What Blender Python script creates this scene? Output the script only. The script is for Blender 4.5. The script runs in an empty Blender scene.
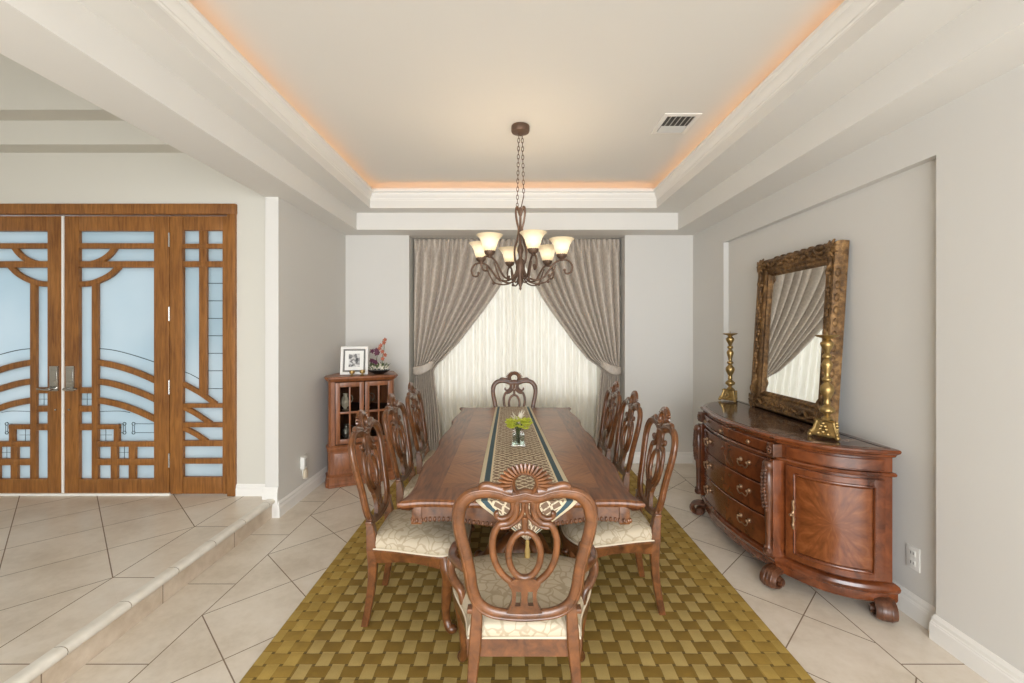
import bpy, bmesh, math, random
from math import sin, cos, pi, radians as R, sqrt, atan2
from mathutils import Vector, Matrix

random.seed(7)
C = bpy.context.scene.collection
scene = bpy.context.scene
H = 1.56          # eye height
F = 446.0         # focal length in pixels
VX, VY = 511.0, 330.0

# ------------------------------------------------------------------ camera, world, exposure
cam_d = bpy.data.cameras.new('camera')
cam_d.sensor_width = 36.0
cam_d.lens = F / 1024 * 36.0
cam_d.shift_x = (512 - VX) / 1024
cam_d.shift_y = -(341.5 - VY) / 1024
cam_d.clip_start = 0.05
cam = bpy.data.objects.new('camera', cam_d)
C.objects.link(cam)
cam.location = (0, 0, H)
cam.rotation_euler = (pi / 2, 0, 0)
scene.camera = cam

world = bpy.data.worlds.new('world')
scene.world = world
world.use_nodes = True
wn = world.node_tree.nodes
wn['Background'].inputs['Color'].default_value = (0.95, 0.975, 1.0, 1)
wn['Background'].inputs['Strength'].default_value = 2.3
scene.view_settings.view_transform = 'Standard'
scene.view_settings.look = 'None'
scene.view_settings.gamma = 1.0
scene.view_settings.exposure = 0.27
scene.view_settings.use_curve_mapping = False
scene.cycles.max_bounces = 10
scene.cycles.diffuse_bounces = 7


# fill light added behind the camera to brighten the dining room
fill_d = bpy.data.lights.new('rear_fill_light', 'AREA')
fill_d.shape = 'RECTANGLE'
fill_d.size, fill_d.size_y = 3.8, 2.3
fill_d.energy = 215
fill_d.color = (0.95, 0.975, 1.0)
fill_o = bpy.data.objects.new('rear_fill_light', fill_d)
C.objects.link(fill_o)
fill_o.location = (0.1, -2.9, 1.45)
fill_o.rotation_euler = (pi / 2, 0, 0)


# ------------------------------------------------------------------ helpers
def lin(c):
    return tuple(((v / 255) / 12.92 if v / 255 <= 0.04045 else ((v / 255 + 0.055) / 1.055) ** 2.4) for v in c)


def rgba(c):
    return (*lin(c), 1)


def W(px, py, Y):
    return ((px - VX) / F * Y, Y, H - (py - VY) / F * Y)


class NT:
    """small node-tree wrapper"""
    def __init__(self, name):
        self.m = bpy.data.materials.new(name)
        self.m.use_nodes = True
        self.t = self.m.node_tree
        self.n = self.t.nodes
        self.b = self.n['Principled BSDF']
        self.out = self.n['Material Output']

    def add(self, kind, **kw):
        nd = self.n.new(kind)
        for k, v in kw.items():
            if k.startswith('i_'):
                key = k[2:]
                key = int(key) if key.isdigit() else key
                nd.inputs[key].default_value = v
            else:
                setattr(nd, k, v)
        return nd

    def link(self, a, b):
        self.t.links.new(a, b)

    def math(self, op, a, b=None, c=None):
        nd = self.n.new('ShaderNodeMath')
        nd.operation = op
        for i, v in enumerate((a, b, c)):
            if v is None:
                continue
            if isinstance(v, (int, float)):
                nd.inputs[i].default_value = v
            else:
                self.link(v, nd.inputs[i])
        return nd.outputs[0]

    def mix(self, f, a, b, blend='MIX'):
        nd = self.n.new('ShaderNodeMix')
        nd.data_type = 'RGBA'
        nd.blend_type = blend
        for sock, v in ((nd.inputs[0], f), (nd.inputs[6], a), (nd.inputs[7], b)):
            if isinstance(v, (int, float)):
                sock.default_value = v
            elif isinstance(v, tuple):
                sock.default_value = v
            else:
                self.link(v, sock)
        return nd.outputs[2]

    def coords(self, scale=(1, 1, 1), rot=(0, 0, 0), loc=(0, 0, 0)):
        tc = self.n.new('ShaderNodeTexCoord')
        mp = self.n.new('ShaderNodeMapping')
        mp.inputs['Scale'].default_value = scale
        mp.inputs['Rotation'].default_value = rot
        mp.inputs['Location'].default_value = loc
        self.link(tc.outputs['Object'], mp.inputs[0])
        return mp.outputs[0]

    def noise(self, vec, scale=5, detail=3, rough=0.5, dist=0):
        nd = self.add('ShaderNodeTexNoise', i_Scale=scale, i_Detail=detail, i_Roughness=rough, i_Distortion=dist)
        if vec is not None:
            self.link(vec, nd.inputs['Vector'])
        return nd.outputs[0]

    def ramp(self, fac, stops):
        nd = self.n.new('ShaderNodeValToRGB')
        e = nd.color_ramp.elements
        while len(e) < len(stops):
            e.new(0.5)
        for i, (p, c) in enumerate(stops):
            e[i].position = p
            e[i].color = c if len(c) == 4 else (*c, 1)
        self.link(fac, nd.inputs[0])
        return nd.outputs[0]

    def bump(self, h, strength=0.3, dist=0.01):
        nd = self.add('ShaderNodeBump', i_Strength=strength, i_Distance=dist)
        self.link(h, nd.inputs['Height'])
        self.link(nd.outputs[0], self.b.inputs['Normal'])

    def base(self, c):
        if isinstance(c, tuple):
            self.b.inputs['Base Color'].default_value = c
        else:
            self.link(c, self.b.inputs['Base Color'])

    def set(self, **kw):
        for k, v in kw.items():
            self.b.inputs[k.replace('_', ' ')].default_value = v


def simple(name, c, rough=0.5, metal=0.0, var=0.06, scale=8, **kw):
    t = NT(name)
    co = t.coords()
    n = t.noise(co, scale, 3)
    c1 = lin(c)
    d = tuple(v * (1 - var) for v in c1)
    t.base(t.mix(n, (*d, 1), (*c1, 1)))
    t.set(Roughness=rough, Metallic=metal, **kw)
    return t.m


def wood(name, dark, light, rough=0.35, gscale=(3, 3, 30), coat=0.25, rot=(0, 0, 0)):
    t = NT(name)
    co = t.coords(gscale, rot)
    n = t.noise(co, 2.2, 5, 0.6, 0.6)
    n2 = t.noise(t.coords((1, 1, 1)), 3, 2)
    f = t.math('ADD', t.math('MULTIPLY', n, 0.75), t.math('MULTIPLY', n2, 0.3))
    t.base(t.ramp(f, [(0.32, lin(dark)), (0.68, lin(light))]))
    t.set(Roughness=rough, Coat_Weight=coat, Coat_Roughness=0.15)
    t.bump(n, 0.08, 0.003)
    return t.m


M = {}
M['wall'] = simple('painted_wall', (214, 212, 207), 0.85, var=0.015, scale=2)
M['wall_foyer'] = simple('painted_foyer_wall', (206, 203, 193), 0.85, var=0.015, scale=2)
M['ceiling'] = simple('ceiling_paint', (224, 222, 217), 0.9, var=0.015, scale=2)
M['trimw'] = simple('white_trim', (233, 231, 226), 0.5, var=0.01)
M['plastic'] = simple('white_plastic', (230, 229, 224), 0.4, var=0.01)
M['dark'] = simple('dark_slot', (40, 38, 36), 0.6)
M['ventgrey'] = simple('vent_metal', (196, 196, 192), 0.5, var=0.02)
M['ventdark'] = simple('vent_duct', (80, 79, 76), 0.7)
M['door_wood'] = wood('door_wood', (100, 58, 20), (154, 102, 48), 0.4, (26, 26, 2.2), 0.15)
M['chair_wood'] = wood('chair_wood', (54, 29, 13), (122, 75, 40), 0.30, (9, 9, 9), 0.4)
M['cab_wood'] = wood('cabinet_wood', (100, 56, 30), (152, 94, 56), 0.4, (14, 14, 2.5), 0.2)
M['side_wood'] = wood('sideboard_wood', (60, 27, 12), (124, 66, 34), 0.25, (5, 5, 5), 0.5)
M['side_carve'] = wood('sideboard_carving', (52, 29, 17), (104, 62, 38), 0.4, (9, 9, 9), 0.3)
M['interior'] = simple('cabinet_interior', (60, 38, 28), 0.7)
M['brass'] = simple('antique_brass', (188, 158, 102), 0.38, 0.85, 0.5, 50)
M['pull'] = simple('pewter_pull', (165, 135, 105), 0.35, 0.85, 0.2, 40)
M['chrome'] = simple('satin_chrome', (185, 183, 178), 0.22, 0.95, 0.1)
M['came'] = simple('lead_came', (52, 62, 60), 0.5, 0.3)
M['iron'] = simple('bronze_iron', (112, 88, 72), 0.5, 0.4, 0.35, 60)
M['green'] = simple('leaf_green', (92, 112, 58), 0.6, var=0.4, scale=30)
M['lime'] = simple('lime_petal', (202, 208, 72), 0.6, var=0.3, scale=40)
M['white_petal'] = simple('cream_petal', (222, 214, 196), 0.6, var=0.1)
M['purple'] = simple('purple_petal', (98, 48, 72), 0.6, var=0.2)
M['coral'] = simple('coral_petal', (176, 100, 74), 0.6, var=0.2)
M['black_glaze'] = simple('black_glaze', (34, 32, 30), 0.2)
M['piping'] = simple('seat_piping', (205, 192, 170), 0.7)
M['tassel'] = simple('gold_tassel', (190, 160, 95), 0.7, var=0.3, scale=80)
M['reed'] = simple('cream_stick', (205, 190, 165), 0.7)


def glassm(name, c, alpha_rough=0.05, ior=1.45):
    t = NT(name)
    t.base(rgba(c))
    t.set(Roughness=alpha_rough, Transmission_Weight=1.0, IOR=ior)
    return t.m


M['glass'] = glassm('clear_glass', (250, 250, 250))
M['cabglass'] = glassm('cabinet_glass', (225, 225, 220), 0.02, 1.1)


def frosted():
    t = NT('frosted_glass')
    co = t.coords((1, 1, 1))
    n = t.noise(co, 1.2, 2)
    col = t.ramp(n, [(0.3, lin((182, 196, 202))), (0.7, lin((204, 211, 214)))])
    tr = t.add('ShaderNodeBsdfTranslucent')
    df = t.add('ShaderNodeBsdfDiffuse')
    gl = t.add('ShaderNodeBsdfGlossy', i_Roughness=0.25)
    t.link(col, tr.inputs[0])
    t.link(col, df.inputs[0])
    m1 = t.add('ShaderNodeMixShader', i_Fac=0.22)
    t.link(tr.outputs[0], m1.inputs[1])
    t.link(df.outputs[0], m1.inputs[2])
    m2 = t.add('ShaderNodeMixShader', i_Fac=0.06)
    t.link(m1.outputs[0], m2.inputs[1])
    t.link(gl.outputs[0], m2.inputs[2])
    t.link(m2.outputs[0], t.out.inputs[0])
    return t.m


M['frosted'] = frosted()


def sheer():
    t = NT('sheer_cloth')
    co = t.coords((60, 60, 2))
    n = t.noise(co, 3, 2)
    col = t.ramp(n, [(0.3, lin((240, 235, 220))), (0.7, lin((252, 249, 240)))])
    tr = t.add('ShaderNodeBsdfTranslucent')
    df = t.add('ShaderNodeBsdfDiffuse')
    t.link(col, tr.inputs[0])
    t.link(col, df.inputs[0])
    m1 = t.add('ShaderNodeMixShader', i_Fac=0.45)
    t.link(tr.outputs[0], m1.inputs[1])
    t.link(df.outputs[0], m1.inputs[2])
    t.link(m1.outputs[0], t.out.inputs[0])
    return t.m


M['sheer'] = sheer()


def drape():
    t = NT('taupe_drape')
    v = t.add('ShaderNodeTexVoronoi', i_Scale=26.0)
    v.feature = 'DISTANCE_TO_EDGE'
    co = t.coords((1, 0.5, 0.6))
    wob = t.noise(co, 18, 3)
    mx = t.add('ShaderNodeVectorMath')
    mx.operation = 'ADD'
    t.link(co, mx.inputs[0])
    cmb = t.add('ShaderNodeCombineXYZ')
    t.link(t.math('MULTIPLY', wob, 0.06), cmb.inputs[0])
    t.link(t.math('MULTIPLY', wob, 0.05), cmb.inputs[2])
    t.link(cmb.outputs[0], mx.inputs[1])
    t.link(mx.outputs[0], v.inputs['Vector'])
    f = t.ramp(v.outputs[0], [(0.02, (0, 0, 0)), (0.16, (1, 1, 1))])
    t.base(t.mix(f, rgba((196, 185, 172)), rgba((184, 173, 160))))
    t.set(Roughness=0.5, Sheen_Weight=0.1)
    return t.m


M['drape'] = drape()


def damask():
    t = NT('cream_damask')
    co = t.coords((1, 1, 1))
    n0 = t.noise(co, 9, 2)
    cmb = t.add('ShaderNodeCombineXYZ')
    t.link(t.math('MULTIPLY', n0, 0.16), cmb.inputs[0])
    t.link(t.math('MULTIPLY', n0, -0.12), cmb.inputs[1])
    mx = t.add('ShaderNodeVectorMath')
    mx.operation = 'ADD'
    t.link(co, mx.inputs[0])
    t.link(cmb.outputs[0], mx.inputs[1])
    v = t.add('ShaderNodeTexVoronoi', i_Scale=21.0)
    v.feature = 'DISTANCE_TO_EDGE'
    t.link(mx.outputs[0], v.inputs['Vector'])
    n2 = t.noise(co, 38, 3)
    f = t.math('ADD', v.outputs[0], t.math('MULTIPLY', n2, 0.09))
    fr = t.ramp(f, [(0.09, (0, 0, 0)), (0.14, (1, 1, 1))])
    t.base(t.mix(fr, rgba((162, 147, 122)), rgba((184, 171, 148))))
    t.set(Roughness=0.55)
    t.bump(fr, 0.15, 0.002)
    return t.m


M['damask'] = damask()


def floor_mat(name, yoff, xl, xr, x0, cro):
    """45 degree tiles, a border course of long tiles outside xl / xr"""
    t = NT(name)
    tc = t.add('ShaderNodeTexCoord')
    sp = t.add('ShaderNodeSeparateXYZ')
    t.link(tc.outputs['Object'], sp.inputs[0])
    X, Y = sp.outputs[0], sp.outputs[1]
    D = 0.658
    g = 0.0085
    a = t.math('ADD', t.math('SUBTRACT', X, x0), t.math('SUBTRACT', Y, yoff))
    b = t.math('SUBTRACT', t.math('SUBTRACT', X, x0), t.math('SUBTRACT', Y, yoff))

    def line(v, per, w):
        s = t.math('DIVIDE', v, per)
        fr = t.math('FRACT', t.math('ADD', s, 0.5))
        d = t.math('ABSOLUTE', t.math('SUBTRACT', fr, 0.5))
        return t.math('LESS_THAN', d, w / per / 2)
    la, lb = line(a, D, g), line(b, D, g)
    diag = t.math('MAXIMUM', la, lb)
    inside = t.math('MULTIPLY', t.math('GREATER_THAN', X, xl), t.math('LESS_THAN', X, xr))
    cross = line(t.math('SUBTRACT', Y, yoff + cro), D, 0.006)
    outside = t.math('SUBTRACT', 1.0, inside)
    e1 = t.math('LESS_THAN', t.math('ABSOLUTE', t.math('SUBTRACT', X, xl)), 0.003)
    e2 = t.math('LESS_THAN', t.math('ABSOLUTE', t.math('SUBTRACT', X, xr)), 0.003)
    gr = t.math('MAXIMUM', t.math('MAXIMUM', t.math('MULTIPLY', diag, inside), t.math('MULTIPLY', cross, outside)), t.math('MAXIMUM', e1, e2))
    # per tile tone
    fa = t.math('FLOOR', t.math('DIVIDE', a, D))
    fb = t.math('FLOOR', t.math('DIVIDE', b, D))
    cmb = t.add('ShaderNodeCombineXYZ')
    t.link(fa, cmb.inputs[0])
    t.link(fb, cmb.inputs[1])
    wn_ = t.add('ShaderNodeTexWhiteNoise')
    t.link(cmb.outputs[0], wn_.inputs[0])
    n1 = t.noise(tc.outputs['Object'], 2.6, 5, 0.6)
    n2 = t.noise(tc.outputs['Object'], 22, 4, 0.65)
    f = t.math('ADD', t.math('ADD', t.math('MULTIPLY', n1, 0.7), t.math('MULTIPLY', n2, 0.3)), t.math('MULTIPLY', t.math('SUBTRACT', wn_.outputs[0], 0.5), 0.10))
    tile = t.ramp(f, [(0.30, lin((196, 183, 164))), (0.5, lin((214, 203, 187))), (0.72, lin((226, 217, 204)))])
    t.base(t.mix(gr, tile, rgba((128, 110, 90))))
    rg = t.math('ADD', t.math('MULTIPLY', gr, 0.5), t.math('ADD', 0.26, t.math('MULTIPLY', n2, 0.12)))
    t.link(rg, t.b.inputs['Roughness'])
    t.bump(t.math('SUBTRACT', 1.0, gr), 0.25, 0.003)
    return t.m


M['floor'] = floor_mat('travertine_tile', 2.44, -1.69, 1.82, -1.69, 0.30)
M['platform'] = floor_mat('travertine_tile_foyer', 2.54, -8.0, -2.268, -2.268, 0.0)


def riser_mat():
    t = NT('riser_tile')
    tc = t.add('ShaderNodeTexCoord')
    sp = t.add('ShaderNodeSeparateXYZ')
    t.link(tc.outputs['Object'], sp.inputs[0])
    s = t.math('FRACT', t.math('DIVIDE', t.math('SUBTRACT', sp.outputs[1], 2.54), 0.658))
    gr = t.math('LESS_THAN', s, 0.009)
    n = t.noise(tc.outputs['Object'], 9, 5, 0.6)
    tile = t.ramp(n, [(0.3, lin((188, 170, 148))), (0.7, lin((214, 200, 182)))])
    t.base(t.mix(gr, tile, rgba((128, 110, 90))))
    t.set(Roughness=0.4)
    return t.m


M['riser'] = riser_mat()


def nosing_mat():
    t = NT('nosing_tile')
    tc = t.add('ShaderNodeTexCoord')
    sp = t.add('ShaderNodeSeparateXYZ')
    t.link(tc.outputs['Object'], sp.inputs[0])
    s = t.math('FRACT', t.math('DIVIDE', t.math('SUBTRACT', sp.outputs[1], 2.30), 0.33))
    gr = t.math('LESS_THAN', s, 0.012)
    n = t.noise(tc.outputs['Object'], 12, 3)
    tile = t.ramp(n, [(0.3, lin((214, 208, 196))), (0.7, lin((232, 227, 216)))])
    t.base(t.mix(gr, tile, rgba((140, 124, 104))))
    t.set(Roughness=0.3)
    return t.m


M['nosing'] = nosing_mat()


def rug_mat():
    t = NT('woven_gold_rug')
    tc = t.add('ShaderNodeTexCoord')
    sp = t.add('ShaderNodeSeparateXYZ')
    t.link(tc.outputs['Object'], sp.inputs[0])
    X, Y = sp.outputs[0], sp.outputs[1]
    P = 0.0755
    Xs = t.math('ADD', X, 0.0)
    # lateral wobble makes the light cells lean, as in a basket weave
    wob = t.noise(tc.outputs['Object'], 14, 2)
    yv = t.math('ADD', t.math('DIVIDE', Y, P * 1.05), t.math('MULTIPLY', wob, 0.10))
    fy0 = t.math('FRACT', yv)
    xv = t.math('ADD', t.math('DIVIDE', Xs, P), t.math('MULTIPLY', wob, 0.10))
    fx = t.math('FRACT', xv)
    ix = t.math('FLOOR', xv)
    iy = t.math('FLOOR', yv)
    par = t.math('MODULO', t.math('ABSOLUTE', t.math('ADD', ix, iy)), 2.0)
    par = t.math('GREATER_THAN', par, 0.5)
    npar = t.math('SUBTRACT', 1.0, par)
    ax = t.math('ABSOLUTE', t.math('SUBTRACT', fx, 0.5))
    ay = t.math('ABSOLUTE', t.math('SUBTRACT', fy0, 0.5))
    xo = t.math('GREATER_THAN', ax, 0.40)      # beside a narrow upright strap
    yo = t.math('GREATER_THAN', ay, 0.42)      # above or below a flat strap
    both = t.math('MULTIPLY', xo, yo)
    # flat strap shows in its own cell, and spreads into the sides of the upright cells
    is_dark = t.math('ADD', t.math('MULTIPLY', par, t.math('SUBTRACT', 1.0, yo)), t.math('MULTIPLY', npar, t.math('MULTIPLY', xo, t.math('SUBTRACT', 1.0, yo))))
    corner = both

    def near(v, c, w):
        return t.math('LESS_THAN', t.math('ABSOLUTE', t.math('SUBTRACT', v, c)), w)
    edge = t.math('MAXIMUM', t.math('MULTIPLY', near(ay, 0.42, 0.022), t.math('MAXIMUM', par, xo)), t.math('MULTIPLY', t.math('MULTIPLY', npar, near(ax, 0.40, 0.016)), 0.6))  # thin shade lines where straps meet, painted into the colour
    par = is_dark
    n = t.noise(tc.outputs['Object'], 7, 4, 0.65)
    nf = t.noise(tc.outputs['Object'], 160, 2)
    lightc = t.mix(n, rgba((152, 128, 68)), rgba((188, 164, 104)))
    darkc = t.mix(n, rgba((106, 80, 24)), rgba((142, 112, 40)))
    base = t.mix(par, lightc, darkc)
    # border zone: all gold
    bx = t.math('GREATER_THAN', t.math('ABSOLUTE', t.math('ADD', X, -0.07)), 1.06)
    by = t.math('GREATER_THAN', t.math('ABSOLUTE', t.math('ADD', Y, -3.23)), 1.62)
    bd = t.math('MAXIMUM', bx, by)
    goldc = t.mix(n, rgba((140, 112, 42)), rgba((194, 164, 88)))
    goldd = t.mix(n, rgba((124, 96, 32)), rgba((174, 142, 64)))
    gold = t.mix(par, goldc, goldd)
    base = t.mix(bd, base, gold)
    base = t.mix(t.math('MULTIPLY', nf, 0.25), base, rgba((120, 96, 30)))
    line = t.math('MINIMUM', t.math('ADD', t.math('MULTIPLY', edge, 0.40), t.math('MULTIPLY', corner, 0.75)), 1.0)
    base = t.mix(line, base, rgba((70, 50, 10)))
    t.base(base)
    t.set(Roughness=0.85)
    hx = t.math('SUBTRACT', 1.0, t.math('MULTIPLY', t.math('MULTIPLY', ax, ax), 3.0))
    hy = t.math('SUBTRACT', 1.0, t.math('MULTIPLY', t.math('MULTIPLY', ay, ay), 3.0))
    h = t.math('MULTIPLY', hx, hy)
    t.bump(t.math('ADD', h, t.math('MULTIPLY', nf, 0.25)), 0.35, 0.008)
    return t.m


M['rug'] = rug_mat()


def table_mat():
    t = NT('table_veneer')
    tc = t.add('ShaderNodeTexCoord')
    sp = t.add('ShaderNodeSeparateXYZ')
    t.link(tc.outputs['Object'], sp.inputs[0])
    X, Y = sp.outputs[0], sp.outputs[1]
    ax = t.math('ABSOLUTE', X)
    # book matched diagonal grain
    yy = t.math('ABSOLUTE', t.math('SUBTRACT', t.math('MODULO', t.math('ADD', Y, 10.0), 0.62), 0.31))
    gx = t.math('ADD', ax, t.math('MULTIPLY', yy, 0.9))
    gy = t.math('SUBTRACT', ax, t.math('MULTIPLY', yy, 0.9))
    cmb = t.add('ShaderNodeCombineXYZ')
    t.link(t.math('MULTIPLY', gx, 3.0), cmb.inputs[0])
    t.link(t.math('MULTIPLY', gy, 34.0), cmb.inputs[1])
    n = t.noise(cmb.outputs[0], 1.6, 4, 0.6, 0.3)
    big = t.noise(tc.outputs['Object'], 3.5, 2)
    f = t.math('ADD', t.math('MULTIPLY', n, 0.6), t.math('MULTIPLY', big, 0.4))
    veneer = t.ramp(f, [(0.33, lin((86, 49, 24))), (0.64, lin((156, 101, 57)))])
    # alternating bookmatch tone
    quad = t.math('GREATER_THAN', t.math('MODULO', t.math('ADD', Y, 10.0), 0.62), 0.31)
    veneer = t.mix(t.math('MULTIPLY', quad, 0.18), veneer, rgba((176, 116, 64)))
    edge = t.math('MAXIMUM', t.math('GREATER_THAN', ax, 0.40), t.math('GREATER_THAN', t.math('ABSOLUTE', Y), 1.08))
    gr = t.noise(t.coords((30, 3, 3)), 2, 4)
    band = t.ramp(gr, [(0.3, lin((82, 45, 22))), (0.7, lin((134, 83, 46)))])
    col = t.mix(edge, veneer, band)
    t.base(col)
    t.set(Roughness=0.4, Coat_Weight=0.2, Coat_Roughness=0.2)
    return t.m


M['table'] = table_mat()


def runner_mat():
    t = NT('brocade_runner')
    uv = t.add('ShaderNodeUVMap')
    sp = t.add('ShaderNodeSeparateXYZ')
    t.link(uv.outputs[0], sp.inputs[0])
    U, V = sp.outputs[0], sp.outputs[1]
    au = t.math('ABSOLUTE', t.math('SUBTRACT', U, 0.5))
    cream_e = t.math('GREATER_THAN', au, 0.45)
    blue = t.math('MULTIPLY', t.math('GREATER_THAN', au, 0.385), t.math('LESS_THAN', au, 0.45))
    cream_i = t.math('MULTIPLY', t.math('GREATER_THAN', au, 0.360), t.math('LESS_THAN', au, 0.385))
    # ogee lattice of cream on brown: two interfering waves
    sx = t.math('MULTIPLY', U, 2 * pi * 4)
    sy = t.math('MULTIPLY', V, 2 * pi * 4 / 0.42)
    w1 = t.math('SINE', t.math('ADD', sx, sy))
    w2 = t.math('SINE', t.math('SUBTRACT', sx, sy))
    l1 = t.math('LESS_THAN', t.math('ABSOLUTE', w1), 0.36)
    l2 = t.math('LESS_THAN', t.math('ABSOLUTE', w2), 0.36)
    c1 = t.math('GREATER_THAN', t.math('MULTIPLY', t.math('COSINE', t.math('MULTIPLY', sx, 2.0)), t.math('COSINE', t.math('MULTIPLY', sy, 2.0))), 0.62)
    lat = t.math('MAXIMUM', t.math('MAXIMUM', l1, l2), c1)
    nz = t.noise(tc_vec(t), 60, 3)
    lat = t.math('MULTIPLY', lat, t.math('GREATER_THAN', nz, 0.40))
    col = t.mix(lat, rgba((124, 98, 76)), rgba((214, 200, 172)))
    col = t.mix(blue, col, rgba((52, 76, 84)))
    col = t.mix(t.math('MAXIMUM', cream_e, cream_i), col, rgba((214, 200, 168)))
    t.base(col)
    t.set(Roughness=0.7)
    return t.m


def tc_vec(t):
    return t.add('ShaderNodeTexCoord').outputs['Object']


M['runner'] = runner_mat()


def marble():
    t = NT('dark_marble')
    co = t.coords()
    n = t.noise(co, 14, 6, 0.7, 1.5)
    n2 = t.noise(co, 4, 4, 0.6, 1.0)
    f = t.math('ADD', t.math('MULTIPLY', n, 0.6), t.math('MULTIPLY', n2, 0.4))
    t.base(t.ramp(f, [(0.40, lin((52, 36, 30))), (0.52, lin((84, 62, 50))), (0.62, lin((140, 116, 98)))]))
    t.set(Roughness=0.12)
    return t.m


M['marble'] = marble()


def burst():
    """sunburst veneer of the sideboard door; generated coordinates so the four quarters mirror"""
    t = NT('sunburst_veneer')
    tc = t.add('ShaderNodeTexCoord')
    sp = t.add('ShaderNodeSeparateXYZ')
    t.link(tc.outputs['UV'], sp.inputs[0])
    u = t.math('SUBTRACT', sp.outputs[0], 0.5)
    v = t.math('SUBTRACT', sp.outputs[1], 0.5)
    au, av = t.math('ABSOLUTE', u), t.math('ABSOLUTE', v)
    ang = t.math('ARCTAN2', av, au)
    rad = t.math('SQRT', t.math('ADD', t.math('MULTIPLY', u, u), t.math('MULTIPLY', v, v)))
    cmb = t.add('ShaderNodeCombineXYZ')
    t.link(t.math('MULTIPLY', ang, 3.0), cmb.inputs[0])
    t.link(t.math('MULTIPLY', rad, 3.0), cmb.inputs[1])
    n = t.noise(cmb.outputs[0], 1.4, 5, 0.6, 0.4)
    t.base(t.ramp(n, [(0.34, lin((92, 47, 21))), (0.52, lin((112, 60, 28))), (0.68, lin((132, 76, 40)))]))
    t.set(Roughness=0.25, Coat_Weight=0.5, Coat_Roughness=0.12)
    return t.m


M['burst'] = burst()


def gilt():
    t = NT('antique_gilt')
    co = t.coords()
    n = t.noise(co, 30, 5, 0.7)
    n2 = t.noise(co, 7, 3)
    f = t.math('ADD', t.math('MULTIPLY', n, 0.65), t.math('MULTIPLY', n2, 0.35))
    t.base(t.ramp(f, [(0.36, lin((58, 40, 24))), (0.50, lin((112, 82, 48))), (0.66, lin((168, 130, 82)))]))
    t.set(Roughness=0.45, Metallic=0.35)
    t.bump(n, 0.8, 0.012)
    return t.m


M['gilt'] = gilt()
mm = NT('silvered_mirror')
mm.base((0.86, 0.87, 0.85, 1))
mm.set(Metallic=1.0, Roughness=0.01)
M['mirror'] = mm.m


def shade_mat():
    t = NT('alabaster_glass')
    tc = t.add('ShaderNodeTexCoord')
    sp = t.add('ShaderNodeSeparateXYZ')
    t.link(tc.outputs['Generated'], sp.inputs[0])
    n = t.noise(tc.outputs['Object'], 25, 3)
    z = t.math('ADD', sp.outputs[2], t.math('MULTIPLY', t.math('SUBTRACT', n, 0.5), 0.25))
    col = t.ramp(z, [(0.0, lin((238, 206, 140))), (0.35, lin((255, 240, 205))), (0.7, lin((255, 236, 200))), (1.0, lin((226, 200, 156)))])
    st = t.ramp(z, [(0.0, (0.30,) * 3), (0.35, (0.62,) * 3), (0.65, (0.50,) * 3), (0.92, (0.12,) * 3)])
    t.base(rgba((226, 208, 172)))
    t.link(col, t.b.inputs['Emission Color'])
    t.link(st, t.b.inputs['Emission Strength'])
    t.set(Roughness=0.35)
    return t.m


M['shade'] = shade_mat()
em = NT('cove_led')
em.base((0.9, 0.6, 0.3, 1))
em.b.inputs['Emission Color'].default_value = (1.0, 0.50, 0.22, 1)
em.b.inputs['Emission Strength'].default_value = 6.0
M['led'] = em.m


def print_mat():
    t = NT('photo_print')
    tc = t.add('ShaderNodeTexCoord')
    n = t.noise(tc.outputs['Object'], 28, 4)
    t.base(t.ramp(n, [(0.40, lin((40, 40, 42))), (0.5, lin((120, 118, 116))), (0.6, lin((205, 203, 200)))]))
    t.set(Roughness=0.3)
    return t.m


M['print'] = print_mat()


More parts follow.
